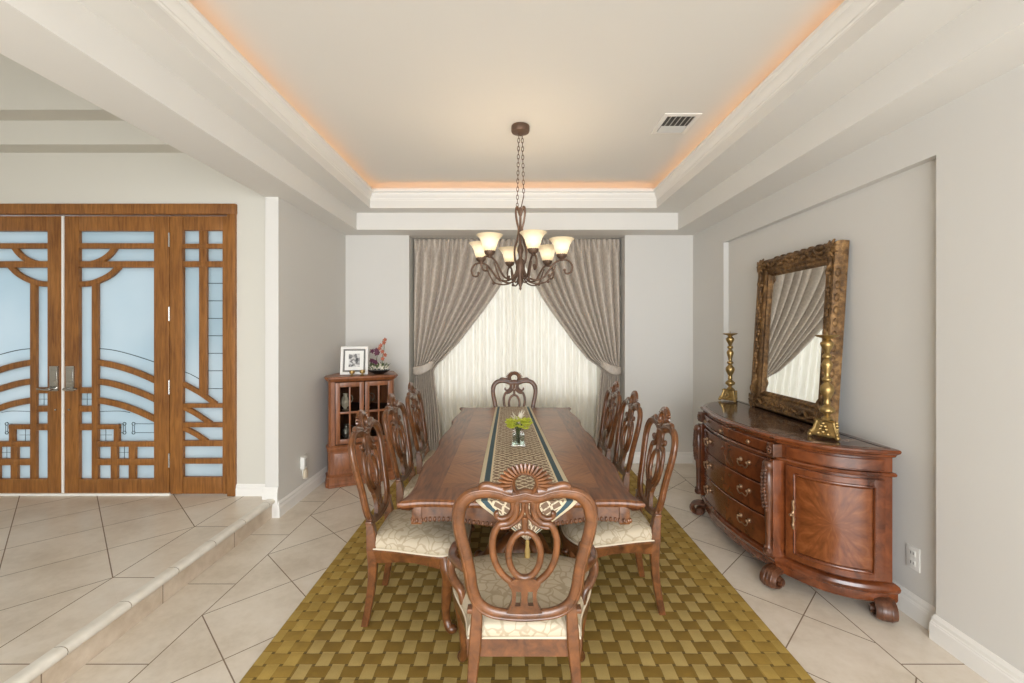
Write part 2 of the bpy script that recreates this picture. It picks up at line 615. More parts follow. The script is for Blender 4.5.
# ------------------------------------------------------------------ mesh builder
class B:
    def __init__(self):
        self.bm = bmesh.new()

    def box(self, a, b, bev=0.0):
        x0, y0, z0 = a
        x1, y1, z1 = b
        v = [self.bm.verts.new(p) for p in ((x0, y0, z0), (x1, y0, z0), (x1, y1, z0), (x0, y1, z0), (x0, y0, z1), (x1, y0, z1), (x1, y1, z1), (x0, y1, z1))]
        fs = [self.bm.faces.new([v[i] for i in q]) for q in ((0, 3, 2, 1), (4, 5, 6, 7), (0, 1, 5, 4), (1, 2, 6, 5), (2, 3, 7, 6), (3, 0, 4, 7))]
        if bev > 0:
            es = list({e for f in fs for e in f.edges})
            bmesh.ops.bevel(self.bm, geom=es, offset=bev, segments=2, affect='EDGES', profile=0.6)
        return self

    def obox(self, c, s, rot=None, bev=0.0):
        """box of size s at centre c with a rotation matrix"""
        n0 = len(self.bm.verts)
        self.bm.verts.ensure_lookup_table()
        self.box([-s[i] / 2 for i in range(3)], [s[i] / 2 for i in range(3)], bev)
        self.bm.verts.ensure_lookup_table()
        vs = self.bm.verts[n0:]
        m = Matrix.Translation(c) @ (rot.to_4x4() if rot else Matrix.Identity(4))
        for v in vs:
            v.co = m @ v.co
        return self

    def rings(self, rings, closed=True, cap=True):
        """rings: list of lists of points"""
        rv = [[self.bm.verts.new(p) for p in r] for r in rings]
        n = len(rv[0])
        for i in range(len(rv) - 1):
            for j in range(n if closed else n - 1):
                k = (j + 1) % n
                try:
                    self.bm.faces.new((rv[i][j], rv[i][k], rv[i + 1][k], rv[i + 1][j]))
                except ValueError:
                    pass
        if cap and closed:
            self.bm.faces.new(list(reversed(rv[0])))
            self.bm.faces.new(rv[-1])
        return self

    def tube(self, pts, r, n=8, ref=None, cap=True, loop=False):
        """sweep; r = number, (a, b) or list of those; a across ref-plane, b along ref"""
        P = [Vector(p) for p in pts]
        m = len(P)
        rs = r if isinstance(r, list) else [r] * m
        rings = []
        nrm = None
        for i in range(m):
            if loop:
                t = P[(i + 1) % m] - P[i - 1]
            else:
                t = P[min(i + 1, m - 1)] - P[max(i - 1, 0)]
            t.normalize()
            if ref is not None:
                s = t.cross(Vector(ref))
                if s.length < 1e-5:
                    s = t.orthogonal()
                s.normalize()
                u = s.cross(t)
            else:
                if nrm is None:
                    nrm = t.orthogonal().normalized()
                nrm = (nrm - t * nrm.dot(t))
                if nrm.length < 1e-6:
                    nrm = t.orthogonal()
                nrm.normalize()
                s = nrm
                u = s.cross(t)
            a, b = rs[i] if isinstance(rs[i], tuple) else (rs[i], rs[i])
            rings.append([P[i] + s * a * cos(2 * pi * k / n) + u * b * sin(2 * pi * k / n) for k in range(n)])
        if loop:
            rings.append(rings[0])
            self.rings(rings, cap=False)
            bmesh.ops.remove_doubles(self.bm, verts=self.bm.verts, dist=1e-6)
        else:
            self.rings(rings, cap=cap)
        return self

    def lathe(self, prof, c=(0, 0, 0), n=24, axis='z', sc=(1, 1)):
        rings = []
        for r, h in prof:
            rr = max(r, 1e-4)
            ring = []
            for k in range(n):
                a = 2 * pi * k / n
                p = (rr * cos(a) * sc[0], rr * sin(a) * sc[1], h)
                if axis == 'x':
                    p = (p[2], p[0], p[1])
                elif axis == 'y':
                    p = (p[0], -p[2], p[1])
                ring.append((c[0] + p[0], c[1] + p[1], c[2] + p[2]))
            rings.append(ring)
        return self.rings(rings)

    def ball(self, c, r, n=8, sq=(1, 1, 1)):
        m = Matrix.Translation(c) @ Matrix.Diagonal((sq[0], sq[1], sq[2], 1))
        bmesh.ops.create_uvsphere(self.bm, u_segments=n, v_segments=max(4, n * 2 // 3), radius=r, matrix=m)
        return self

    def loft(self, outline, prof, cap=True, star=False):
        """outline: ccw list of (x,y); prof: list of (outset, z)"""
        n = len(outline)
        nr = []
        for i in range(n):
            p0, p1, p2 = Vector(outline[i - 1]), Vector(outline[i]), Vector(outline[(i + 1) % n])
            e1, e2 = (p1 - p0), (p2 - p1)
            if e1.length > 0: e1.normalize()
            if e2.length > 0: e2.normalize()
            n1, n2 = Vector((e1.y, -e1.x)), Vector((e2.y, -e2.x))
            q = n1 + n2
            if q.length < 1e-6:
                q = n1
            q.normalize()
            k = max(0.85, q.dot(n1))
            nr.append(q / k)
        rings = [[(outline[i][0] + nr[i].x * o, outline[i][1] + nr[i].y * o, z) for i in range(n)] for o, z in prof]
        if star:
            def inner(ring):
                return [[(x * k, y * k, z) for x, y, z in ring] for k in (0.97, 0.8, 0.5, 0.2, 0.01)]
            rings = inner(rings[0])[::-1] + rings + inner(rings[-1])
        return self.rings(rings, cap=cap)

    def grid(self, fn, nu, nv, uvname=None):
        V = [[self.bm.verts.new(fn(i / nu, j / nv)) for i in range(nu + 1)] for j in range(nv + 1)]
        lay = self.bm.loops.layers.uv.verify() if uvname else None
        for j in range(nv):
            for i in range(nu):
                f = self.bm.faces.new((V[j][i], V[j][i + 1], V[j + 1][i + 1], V[j + 1][i]))
                if lay:
                    for l, (a, b) in zip(f.loops, ((i, j), (i + 1, j), (i + 1, j + 1), (i, j + 1))):
                        l[lay].uv = (a / nu, b / nv)
        return self

    def xf(self, m):
        for v in self.bm.verts:
            v.co = m @ v.co
        return self

    def build(self, name, mat, parent=None, smooth=35, loc=None, recalc=True):
        if recalc:
            bmesh.ops.recalc_face_normals(self.bm, faces=self.bm.faces)
        if loc is not None:
            for v in self.bm.verts:
                v.co -= Vector(loc)
        me = bpy.data.meshes.new(name)
        self.bm.to_mesh(me)
        self.bm.free()
        o = bpy.data.objects.new(name, me)
        C.objects.link(o)
        me.materials.append(M[mat] if isinstance(mat, str) else mat)
        if smooth:
            for p in me.polygons:
                p.use_smooth = True
            try:
                me.set_sharp_from_angle(angle=R(smooth))
            except Exception:
                pass
        if parent is not None:
            o.parent = parent
        if loc is not None:
            o.location = loc
        return o


def thing(name, label, cat, loc=(0, 0, 0), rz=0, group=None):
    o = bpy.data.objects.new(name, None)
    o.empty_display_size = 0.1
    C.objects.link(o)
    o.location = loc
    o.rotation_euler = (0, 0, rz)
    return tag(o, label, cat, group)


def tag(o, label, cat, group=None):
    o['label'] = label
    o['category'] = cat
    if group:
        o['group'] = group
    return o


def struct(o, label=None):
    o['kind'] = 'structure'
    if label:
        o['label'] = label
    return o


def sempty(name, loc=(0, 0, 0)):
    o = bpy.data.objects.new(name, None)
    o.empty_display_size = 0.1
    C.objects.link(o)
    o.location = loc
    o['kind'] = 'structure'
    return o


def spline(pts, k=6, loop=False):
    """Catmull-Rom through points of any dimension"""
    P = [Vector(p) for p in pts]
    n = len(P)
    out = []
    rng = n if loop else n - 1
    for i in range(rng):
        if loop:
            p0, p1, p2, p3 = P[i - 1], P[i], P[(i + 1) % n], P[(i + 2) % n]
        else:
            p0, p1, p2, p3 = P[max(i - 1, 0)], P[i], P[i + 1], P[min(i + 2, n - 1)]
        for j in range(k):
            t = j / k
            out.append(0.5 * ((2 * p1) + (p2 - p0) * t + (2 * p0 - 5 * p1 + 4 * p2 - p3) * t * t + (3 * p1 - p0 - 3 * p2 + p3) * t ** 3))
    if not loop:
        out.append(P[-1])
    return out


def interp(tab, x):
    if x <= tab[0][0]:
        return tab[0][1]
    for (a, va), (b, vb) in zip(tab, tab[1:]):
        if x <= b:
            t = (x - a) / (b - a)
            t2 = t
            return va + (vb - va) * t2
    return tab[-1][1]


# ------------------------------------------------------------------ room shell
YB = 5.23           # window wall
XL, XR = -1.94, 2.135
XN = 2.185          # recessed niche wall
ZS = 2.67           # soffit underside
ZP = 0.15           # foyer platform
YF = 3.80           # foyer wall
YP = 3.72           # pillar face
XF = -2.05          # foyer side of the pillar
YOPEN = -3.0
AL, AR = -1.196, 1.337   # window alcove
YA = 5.62           # back of alcove

struct(B().box((-1.985, YOPEN, -0.1), (2.6, YA + 0.2, 0)).build('floor', 'floor', smooth=0))
struct(B().box((-6.5, YOPEN, -0.1), (-2.0, YF + 0.25, ZP)).build('floor.001', 'platform', smooth=0))
struct(B().box((-2.0, YOPEN, 0), (-1.985, YP, ZP - 0.035)).build('trim_1', 'riser', smooth=0), 'pale tile riser of the foyer step')
nb = B()
prof = [(-2.02, ZP - 0.03), (-1.972, ZP - 0.034), (-1.962, ZP - 0.026), (-1.958, ZP - 0.012), (-1.962, ZP + 0.000), (-1.974, ZP + 0.008), (-1.99, ZP + 0.010), (-2.02, ZP + 0.007)]
nb.rings([[(x, YOPEN, z) for x, z in prof], [(x, YP, z) for x, z in prof]])
struct(nb.build('trim_2', 'nosing', smooth=60), 'rounded cream tile nosing along the foyer step')

# left wall with its square end (pillar)
wb = B()
wb.box((XF, YP, 0.0), (XL, YB + 0.2, ZS + 0.6))
struct(wb.build('wall_left', 'wall', smooth=0))
# back wall in three pieces around the window alcove
wb = B()
wb.box((XL, YB, 0), (AL, YA + 0.2, 3.4), 0)
wb.box((AR, YB, 0), (XR + 0.3, YA + 0.2, 3.4), 0)
wb.box((AL, YB, ZS), (AR, YA + 0.2, 3.4), 0)
WZ0, WZ1, WX0, WX1 = 0.72, 2.56, -0.98, 1.12   # window opening in the alcove back
wb.box((AL, YA, 0), (AR, YA + 0.12, WZ0))
wb.box((AL, YA, WZ1), (AR, YA + 0.12, ZS))
wb.box((AL, YA, WZ0), (WX0, YA + 0.12, WZ1))
wb.box((WX1, YA, WZ0), (AR, YA + 0.12, WZ1))
struct(wb.build('wall_back', 'wall', smooth=0))
# window: frame, mullion, glass
w = sempty('window_1', (0.07, YA + 0.06, WZ0))
fb = B()
for a, b in (((WX0, YA + 0.02, WZ0), (WX0 + 0.05, YA + 0.10, WZ1)), ((WX1 - 0.05, YA + 0.02, WZ0), (WX1, YA + 0.10, WZ1)),
             ((WX0, YA + 0.02, WZ0), (WX1, YA + 0.10, WZ0 + 0.05)), ((WX0, YA + 0.02, WZ1 - 0.05), (WX1, YA + 0.10, WZ1)),
             ((0.045, YA + 0.02, WZ0), (0.095, YA + 0.10, WZ1))):
    fb.box(a, b, 0.004)
fo = fb.build('window_frame', 'trimw', smooth=0)
fo.parent = w
fo.location = (-0.07, -YA - 0.06, -WZ0)
pb = B().box((WX0 + 0.03, YA + 0.055, WZ0 + 0.03), (WX1 - 0.03, YA + 0.061, WZ1 - 0.03))
po = pb.build('window_pane', 'glass', smooth=0)
po.parent = w
po.location = (-0.07, -YA - 0.06, -WZ0)

# right wall: near part, header above niche, far part and recessed niche back
wb = B()
NY0, NY1, NZ = 2.24, 4.48, 2.44
wb.box((XR, YOPEN, 0), (XR + 0.3, NY0, 3.4))
wb.box((XR, NY1, 0), (XR + 0.3, YB, 3.4))
wb.box((XR, NY0, NZ), (XR + 0.3, NY1, 3.4))
wb.box((XN, NY0, 0), (XR + 0.3, NY1, NZ))
struct(wb.build('wall_right', 'wall', smooth=0))

# foyer wall (with door opening), stepped foyer soffits and ceiling
YD = YF + 0.04
S = F / (YD - 0.03)


def DX(px): return (px - VX) / S
def DZ(py): return H - (py - VY) / S


D_R = DX(237)
D_MID = DX(63.3)
D_L = 2 * D_MID - D_R
D_T = DZ(205)
wb = B()
wb.box((D_R, YF, ZP), (XF, YF + 0.2, 4.2))
wb.box((-6.5, YF, ZP), (D_L, YF + 0.2, 4.2))
wb.box((D_L, YF, D_T), (D_R, YF + 0.2, 4.2))
struct(wb.build('wall_foyer', 'wall_foyer', smooth=0))
struct(B().box((-6.6, YOPEN - 0.15, -0.1), (-3.3, YOPEN, 3.95)).build('light_block_foyer_rear', 'wall_foyer', smooth=0))  # unseen part wall, added to cut the daylight reaching the foyer
struct(B().box((-6.6, YOPEN, -0.1), (-6.5, YF + 0.2, 3.95)).build('light_block_foyer_left', 'wall_foyer', smooth=0))  # unseen wall, added to close the open side and dim the foyer
cb = B()
cb.box((-6.5, 3.63, 3.07), (XF, YF, 3.95))
cb.box((-6.5, 3.45, 3.264), (XF, 3.63, 3.95))
cb.box((-6.5, YOPEN, 3.72), (XF, 3.45, 3.95))
struct(cb.build('ceiling_foyer', 'wall_foyer', smooth=0))

# dining ceiling: beam + soffit, second soffit, crown, cove, raised ceiling
IL, IR, IB, IF_ = -1.71, 1.85, 4.94, 0.55       # inner faces of the lower soffit
JL, JR, JB, JF = -1.50, 1.55, 4.75, 0.75        # crown faces
Z2 = 2.858
ZC = 3.125


def frame_ring(b, o, i, z0, z1):
    """o,i = (x0,x1,y0,y1); box ring"""
    b.box((o[0], o[2], z0), (i[0], o[3], z1))
    b.box((i[1], o[2], z0), (o[1], o[3], z1))
    b.box((i[0], o[2], z0), (i[1], i[2], z1))
    b.box((i[0], i[3], z0), (i[1], o[3], z1))


cb = B()
frame_ring(cb, (XF, XR + 0.0, YOPEN, YB), (IL, IR, IF_, IB), ZS, Z2)
cb.box((XF, YOPEN, Z2), (XF + 0.08, YF, 3.95))
struct(cb.build('ceiling', 'ceiling', smooth=0), 'lower soffit band round the dining room')
cb = B()
frame_ring(cb, (XF + 0.08, XR, YOPEN, YB), (JL, JR, JF, JB), Z2, Z2 + 0.08)
struct(cb.build('ceiling.001', 'ceiling', smooth=0), 'second soffit step of the tray ceiling')
# crown profile swept round the opening: (inward offset, z)
cp = [(0.0, Z2 + 0.08), (0.0, 2.950), (0.006, 2.956), (0.006, 2.966), (0.014, 2.974), (0.024, 2.990), (0.030, 3.006), (0.030, 3.014), (0.038, 3.018),
      (0.048, 3.024), (0.048, 3.044), (0.034, 3.044), (0.034, 3.020), (-0.02, 3.0), (-0.02, Z2 + 0.08)]
rings = []
for off, z in cp:
    rings.append([(JL + off, JF + off, z), (JR - off, JF + off, z), (JR - off, JB - off, z), (JL + off, JB - off, z)])
cb = B()
rings.append(rings[0])
cb.rings(rings, cap=False)
struct(cb.build('trim_3', 'trimw', smooth=25), 'crown moulding round the tray ceiling')
# cove back and raised ceiling
cb = B()
ox = 0.16
cb.box((JL - ox, JF - ox, ZC), (JR + ox, JB + ox, ZC + 0.1))
struct(cb.build('ceiling.002', 'ceiling', smooth=0), 'raised centre of the tray ceiling')
cb = B()
frame_ring(cb, (XF + 0.08, XR, YOPEN, YB), (JL - ox, JR + ox, JF - ox, JB + ox), Z2 + 0.08, ZC + 0.1)
frame_ring(cb, (JL - ox, JR + ox, JF - ox, JB + ox), (JL - 0.02, JR + 0.02, JF - 0.02, JB + 0.02), Z2 + 0.08, 2.985)
struct(cb.build('ceiling.003', 'ceiling', smooth=0), 'cove behind the crown moulding')
lb = B()
frame_ring(lb, (JL - 0.030, JR + 0.030, JF - 0.030, JB + 0.030), (JL - 0.018, JR + 0.018, JF - 0.018, JB + 0.018), 2.985, 2.997)
lo = lb.build('cove_light_strip', 'led', smooth=0)
tag(lo, 'warm orange light strip hidden in the ceiling cove', 'light strip')

# baseboards
def baseboard(name, path, z0=0.0, h=0.13, label=None, flip=1):
    """path: list of (x,y); profile grows to the left of travel * flip"""
    prof = [(0, 0), (0.018, 0), (0.018, h * 0.62), (0.015, h * 0.66), (0.015, h * 0.70), (0.012, h * 0.74), (0.012, h * 0.86), (0.008, h * 0.92), (0.004, h), (0, h)]
    n = len(path)
    rings = []
    for i in range(n):
        p = Vector(path[i])
        d0 = (p - Vector(path[i - 1])).normalized() if i > 0 else None
        d1 = (Vector(path[i + 1]) - p).normalized() if i < n - 1 else None
        d0 = d0 or d1
        d1 = d1 or d0
        n0, n1 = Vector((-d0.y, d0.x)) * flip, Vector((-d1.y, d1.x)) * flip
        q = (n0 + n1).normalized()
        q = q / max(0.3, q.dot(n0))
        rings.append([(p.x + q.x * a, p.y + q.y * a, z0 + z) for a, z in prof])
    o = B().rings(rings).build(name, 'trimw', smooth=25)
    struct(o, label)
    return o


baseboard('baseboard_left', [(XF, YP), (XL, YP), (XL, YB)], flip=-1)
baseboard('baseboard_pillar', [(XF - 0.0, YF), (XF, YP), (XL, YP)], ZP, 0.10, flip=-1)
struct(B().box((XL - 0.042, YP - 0.018, 0.0), (XL, YP, ZP + 0.02), 0.003).build('baseboard_pillar.001', 'trimw', smooth=20))
baseboard('baseboard_back', [(XL, YB), (AL, YB), (AL, YA)], flip=-1)
baseboard('baseboard_back.001', [(AR, YA), (AR, YB), (XR, YB)], flip=-1)
baseboard('baseboard_right', [(XR, YB), (XR, NY1), (XN, NY1), (XN, NY0), (XR, NY0), (XR, YOPEN)], flip=-1)
baseboard('baseboard_foyer', [(D_R, YF), (XF, YF)], ZP, 0.10, flip=-1)


# ------------------------------------------------------------------ entry doors
def bar(b, x0, y0, x1, y1, d=0.030, bev=0.007):
    """box bar given in photo-plane pixels of the door wall (a place at YF)"""
    xa, xb = sorted((DX(x0), DX(x1)))
    za, zb = sorted((DZ(y0), DZ(y1)))
    b.box((xa, YD - d, za), (xb, YD + d, zb), bev)


def curvebar(b, pts, w, d=0.028):
    P = [(DX(x), YD, DZ(y)) for x, y in pts]
    P = spline(P, 5)
    rings = []
    for i, p in enumerate(P):
        t = (P[min(i + 1, len(P) - 1)] - P[max(i - 1, 0)]).normalized()
        s = Vector((-t.z, 0, t.x)) * (w / 2 / S)
        rings.append([p + s * 0.8 + Vector((0, -d, 0)), p + s + Vector((0, -d + 0.006, 0)), p + s + Vector((0, d, 0)), p - s + Vector((0, d, 0)), p - s + Vector((0, -d + 0.006, 0)), p - s * 0.8 + Vector((0, -d, 0))])
    b.rings(rings)


def camel(b, pts, r=0.0035):
    P = [(DX(x), YD - 0.010, DZ(y)) for x, y in pts]
    b.tube(spline(P, 4) if len(P) > 2 else P, r, 6)




def leaf(name, mirror, label):
    w = sempty(name, (0, 0, 0))
    f = B()
    bar(f, 64.6, 216, 79, 494, 0.034)           # lock stile
    bar(f, 154, 216, 169.5, 494, 0.034)         # hinge stile
    bar(f, 79, 216, 154, 231, 0.034)
    bar(f, 79, 479, 154, 494, 0.034)
    lat = B()
    bar(lat, 78, 243, 155, 248.5)
    bar(lat, 78, 261, 155, 267.5)
    curvebar(lat, [(79, 264.5), (90, 263.5), (101, 259.5), (109, 253.5), (114, 247)], 5.5)
    curvebar(lat, [(79, 284), (90, 283), (102, 278.5), (111, 273), (118, 266)], 5.5)
    bar(lat, 91, 282, 97.3, 480, 0.0275)
    bar(lat, 78, 387.5, 92, 393.5, 0.026)
    bar(lat, 78, 406, 92, 412, 0.026)
    bar(lat, 78, 424, 92, 430.5, 0.026)
    curvebar(lat, [(96, 362.5), (108, 364.5), (122, 368), (138, 373.5), (155, 381)], 6)
    curvebar(lat, [(96, 381.5), (108, 383.3), (122, 387), (138, 392.5), (155, 400)], 6)
    curvebar(lat, [(96, 400.5), (108, 402.5), (122, 406), (138, 412), (155, 420)], 6)
    bar(lat, 96, 424.5, 118.5, 429.5)
    bar(lat, 113, 426, 118.5, 444, 0.0275)
    bar(lat, 96, 441.5, 155, 447)
    bar(lat, 96, 459, 155, 465.5)
    bar(lat, 110, 443, 116.8, 480, 0.0275)
    bar(lat, 128, 443, 135, 480, 0.0275)
    g = B()
    g.box((DX(77), YD - 0.004, DZ(481)), (DX(156), YD + 0.004, DZ(229)))
    c = B()
    camel(c, [(96, 348.5), (110, 350), (125, 353.5), (140, 358), (155, 363)])
    camel(c, [(96, 412), (118, 411.5), (128, 413)], 0.0025)
    for cx, cy in ((122.5, 424.3), (131.5, 424.3), (122.5, 433.2), (131.5, 433.2)):
        c.tube([(DX(cx) + 0.013 * cos(a), YD - 0.010, DZ(cy) + 0.013 * sin(a)) for a in [2 * pi * k / 12 for k in range(12)]], 0.003, 6, loop=True)
    for cx in (122.5, 131.5):
        camel(c, [(cx - 1, 426), (cx - 1, 431.6)], 0.002)
        camel(c, [(cx + 1, 426), (cx + 1, 431.6)], 0.002)
    for y in (424.3, 433.2):
        camel(c, [(117, y), (121, y)], 0.0025)
        camel(c, [(133, y), (155, y)], 0.0025)
    for cx, cy in ((85, 399.5), (103.7, 435.5), (122.4, 453)):
        camel(c, [(cx, cy - 6), (cx, cy + 6)], 0.002)
        camel(c, [(cx - 6, cy), (cx + 6, cy)], 0.002)
    # hardware
    hp = B()
    bar(hp, 67.5, 366, 74.5, 390, 0.0, 0)
    hp.bm.clear()
    hp.box((DX(67.2), YD - 0.046, DZ(391)), (DX(75.5), YD - 0.034, DZ(366)), 0.002)
    hp.tube([(DX(71), YD - 0.044, DZ(388.5)), (DX(71), YD - 0.09, DZ(388.5))], 0.011, 10)
    hp.tube([(DX(70), YD - 0.088, DZ(388.5)), (DX(76), YD - 0.09, DZ(388.7)), (DX(83), YD - 0.085, DZ(388.2))], [(0.011, 0.009), (0.009, 0.008), (0.007, 0.006)], 8)
    dl = B()
    dl.box((DX(68.4), YD - 0.05, DZ(382)), (DX(74.2), YD - 0.044, DZ(370)), 0.002)
    dl.tube([(DX(70), YD - 0.034, DZ(409.5)), (DX(70), YD - 0.042, DZ(409.5))], 0.008, 10)
    hs = []
    for y in (240, 314, 387, 460):
        h = B().tube([(DX(169.8), YD - 0.038, DZ(y + 7)), (DX(169.8), YD - 0.038, DZ(y - 7))], 0.008, 8)
        hs.append(h)
    if mirror:
        mm_ = Matrix.Translation((2 * D_MID, 0, 0)) @ Matrix.Diagonal((-1, 1, 1, 1))
        for b in [f, lat, g, c, hp, dl] + hs:
            b.xf(mm_)
    f.build('door_frame', 'door_wood', w, 20)
    lat.build('lattice', 'door_wood', w, 20)
    g.build('glass_pane', 'frosted', w, 0)
    c.build('leading', 'came', w, 60)
    h_ = hp.build('door_handle', 'chrome', w, 30)
    h_['label'] = 'satin chrome lever handle on a square plate'
    dl.build('lock', 'chrome', w, 30)
    for h in hs:
        h.build('hinge', 'chrome', w, 60)
    w['label'] = label
    return w


leaf('door_1', False, 'right leaf of the carved wooden entry doors with frosted glass')
leaf('door_2', True, 'left leaf of the carved wooden entry doors with frosted glass')


def sidelight(name, mirror, label):
    w = sempty(name)
    f = B()
    bar(f, 170.2, 216, 183, 494, 0.036)
    bar(f, 222.5, 216, 229.5, 494, 0.034)
    bar(f, 183, 216, 222.5, 230.5, 0.032)
    bar(f, 183, 477, 222.5, 494, 0.032)
    lat = B()
    bar(lat, 182, 243.5, 223, 248.5)
    bar(lat, 182, 261, 223, 267)
    bar(lat, 198.5, 230, 206.5, 395, 0.0275)
    curvebar(lat, [(182, 384), (198, 392.5), (215, 404.5)], 5)
    bar(lat, 182, 403.5, 223, 408)
    curvebar(lat, [(182, 407), (195, 414), (210, 424)], 5)
    bar(lat, 182, 422.5, 223, 427.5)
    curvebar(lat, [(182, 428), (194, 434), (206, 442)], 5)
    bar(lat, 182, 440.5, 223, 446.5)
    bar(lat, 182, 458.5, 223, 464)
    g = B()
    g.box((DX(181), YD - 0.004, DZ(479)), (DX(224), YD + 0.004, DZ(229)))
    c = B()
    for y in (283, 300.7, 318.3, 335.8, 353.4, 371, 389):
        camel(c, [(206, y), (222.5, y)], 0.003)
    camel(c, [(183, 372), (190, 375), (199, 380)], 0.003)
    if mirror:
        mm_ = Matrix.Translation((2 * D_MID, 0, 0)) @ Matrix.Diagonal((-1, 1, 1, 1))
        for b in (f, lat, g, c):
            b.xf(mm_)
    f.build('window_frame', 'door_wood', w, 20)
    lat.build('lattice', 'door_wood', w, 20)
    g.build('glass_pane', 'frosted', w, 0)
    c.build('leading', 'came', w, 60)
    w['label'] = label


sidelight('window_2', False, 'narrow wooden sidelight right of the entry doors')
sidelight('window_3', True, 'narrow wooden sidelight left of the entry doors')
tb = B()
for s in (0, 1):
    x0, x1 = DX(229.5), D_R + 0.005
    if s:
        x0, x1 = 2 * D_MID - x1, 2 * D_MID - x0
    tb.box((x0, YF - 0.025, ZP), (x1, YF + 0.10, D_T), 0.006)
tb.box((D_L - 0.010, YF - 0.028, DZ(215)), (D_R + 0.010, YF + 0.098, D_T + 0.003), 0.006)
struct(tb.build('trim_4', 'door_wood', smooth=20), 'wooden casing round the entry doors')
tb = B()
tb.box((DX(62.2), YD - 0.038, ZP + 0.02), (DX(64.4), YD + 0.02, DZ(216)), 0.002)
tb.box((DX(-45), YF - 0.01, ZP), (DX(171), YF + 0.12, ZP + 0.018), 0.003)
struct(tb.build('trim_5', 'trimw', smooth=20), 'pale weather strip between the door leaves and the sill')

# ------------------------------------------------------------------ rug
rb = B()
rug_o = [(-1.195, 1.38), (1.34, 1.38), (1.34, 5.06), (-1.195, 5.06)]
rb.loft(rug_o, [(0, 0.001), (0.0, 0.010), (-0.006, 0.014), (-0.4, 0.014)])
ro = rb.build('area_rug', 'rug', smooth=30)
tag(ro, 'large gold basket-weave rug under the dining table', 'rug')
RZ = 0.014

# ------------------------------------------------------------------ dining table
TZ = 0.765
TC = (0.045, 3.33)
table = thing('dining_table', 'long brown veneered dining table with wavy edge, set on the gold rug', 'table', (*TC, RZ))
hw, hl = 0.565, 1.27
outl = []
side = [(0.0, -0.010), (0.12, -0.004), (0.22, -0.022), (0.32, -0.024), (0.42, -0.006), (0.50, 0.0), (0.58, -0.006), (0.68, -0.024), (0.78, -0.022), (0.88, -0.030), (0.94, -0.022), (0.975, 0.006), (1.0, 0.012)]
pts = []
# right side, y from -hl to hl
full = [(-1 + 0.0, 0.012), (-0.975, 0.006), (-0.93, -0.014), (-0.86, -0.024), (-0.76, -0.018), (-0.62, -0.002), (-0.48, 0.004), (-0.36, -0.014), (-0.2, -0.016), (-0.08, 0.0), (0.08, 0.0), (0.2, -0.016), (0.36, -0.014), (0.48, 0.004), (0.62, -0.002), (0.76, -0.018), (0.86, -0.024), (0.93, -0.014), (0.975, 0.004), (1.0, 0.008)]
rs = spline([(hw + o, t * hl) for t, o in full], 4)
endc = [(0.96, 0.004), (0.86, -0.012), (0.7, -0.016), (0.45, -0.004), (0.2, 0.0), (0, 0.0), (-0.2, 0.0), (-0.45, -0.004), (-0.7, -0.016), (-0.86, -0.012), (-0.96, 0.004)]
es = spline([(t * hw, hl + o) for t, o in endc], 3)
outl = [(p[0], p[1]) for p in rs] + [(p[0], p[1]) for p in es]
outl = outl + [(-p[0], -p[1]) for p in outl]
tb = B()
tz = TZ - RZ
tb.loft(outl, [(-0.06, tz - 0.040), (-0.022, tz - 0.038), (-0.018, tz - 0.030), (-0.004, tz - 0.026), (0.0, tz - 0.016), (-0.003, tz - 0.007), (-0.012, tz - 0.004), (-0.016, tz)], star=True)
tb.build('tabletop', 'table', table, 40)
ab = B()
ai = [(p[0] * 0.90, p[1] * 0.955) for p in outl]
n = len(ai)
# apron with serpentine lower edge: outer wall only
outer, inner = [], []
r_top, r_bot, r_topi, r_boti = [], [], [], []
for i, (x, y) in enumerate(ai):
    if abs(y) > 1.15:
        dip = 0.030 * (1 - min(1, abs(x) / 0.30)) ** 0.8 if abs(x) < 0.30 else 0.0
    else:
        dip = 0.012 * (0.5 + 0.5 * cos(y * 6.0))
    zb = tz - 0.118 - dip
    r_top.append((x, y, tz - 0.040)); r_bot.append((x, y, zb))
    r_boti.append((x * 0.95, y * 0.985, zb)); r_topi.append((x * 0.95, y * 0.985, tz - 0.040))
ab.rings([r_top, r_bot, r_boti, r_topi], cap=False)
ap = ab.build('apron', 'chair_wood', table, 30)
gb = B()
acc = 0
for i in range(n):
    p, q = Vector(r_bot[i]), Vector(r_bot[(i + 1) % n])
    L = (q - p).length
    while acc < L:
        c = p.lerp(q, acc / L)
        gb.ball((c.x * 1.004, c.y * 1.002, c.z + 0.010), 0.0085, 6, (1, 1, 1.5))
        acc += 0.021
    acc -= L
gb.build('carved_edge', 'chair_wood', ap, 60)
for sx in (-1, 1):
    for sy in (-1, 1):
        b = B()
        bx, by = sx * 0.492, sy * 1.195
        b.box((bx - 0.022, by - 0.022, tz - 0.112), (bx + 0.022, by + 0.022, tz - 0.038), 0.004)
        b.loft([(bx - 0.022, by - 0.022), (bx + 0.022, by - 0.022), (bx + 0.022, by + 0.022), (bx - 0.022, by + 0.022)], [(0.0, tz - 0.108), (0.005, tz - 0.116), (0.003, tz - 0.124), (-0.008, tz - 0.130)])
        b.build('corner_block', 'chair_wood', table, 30)
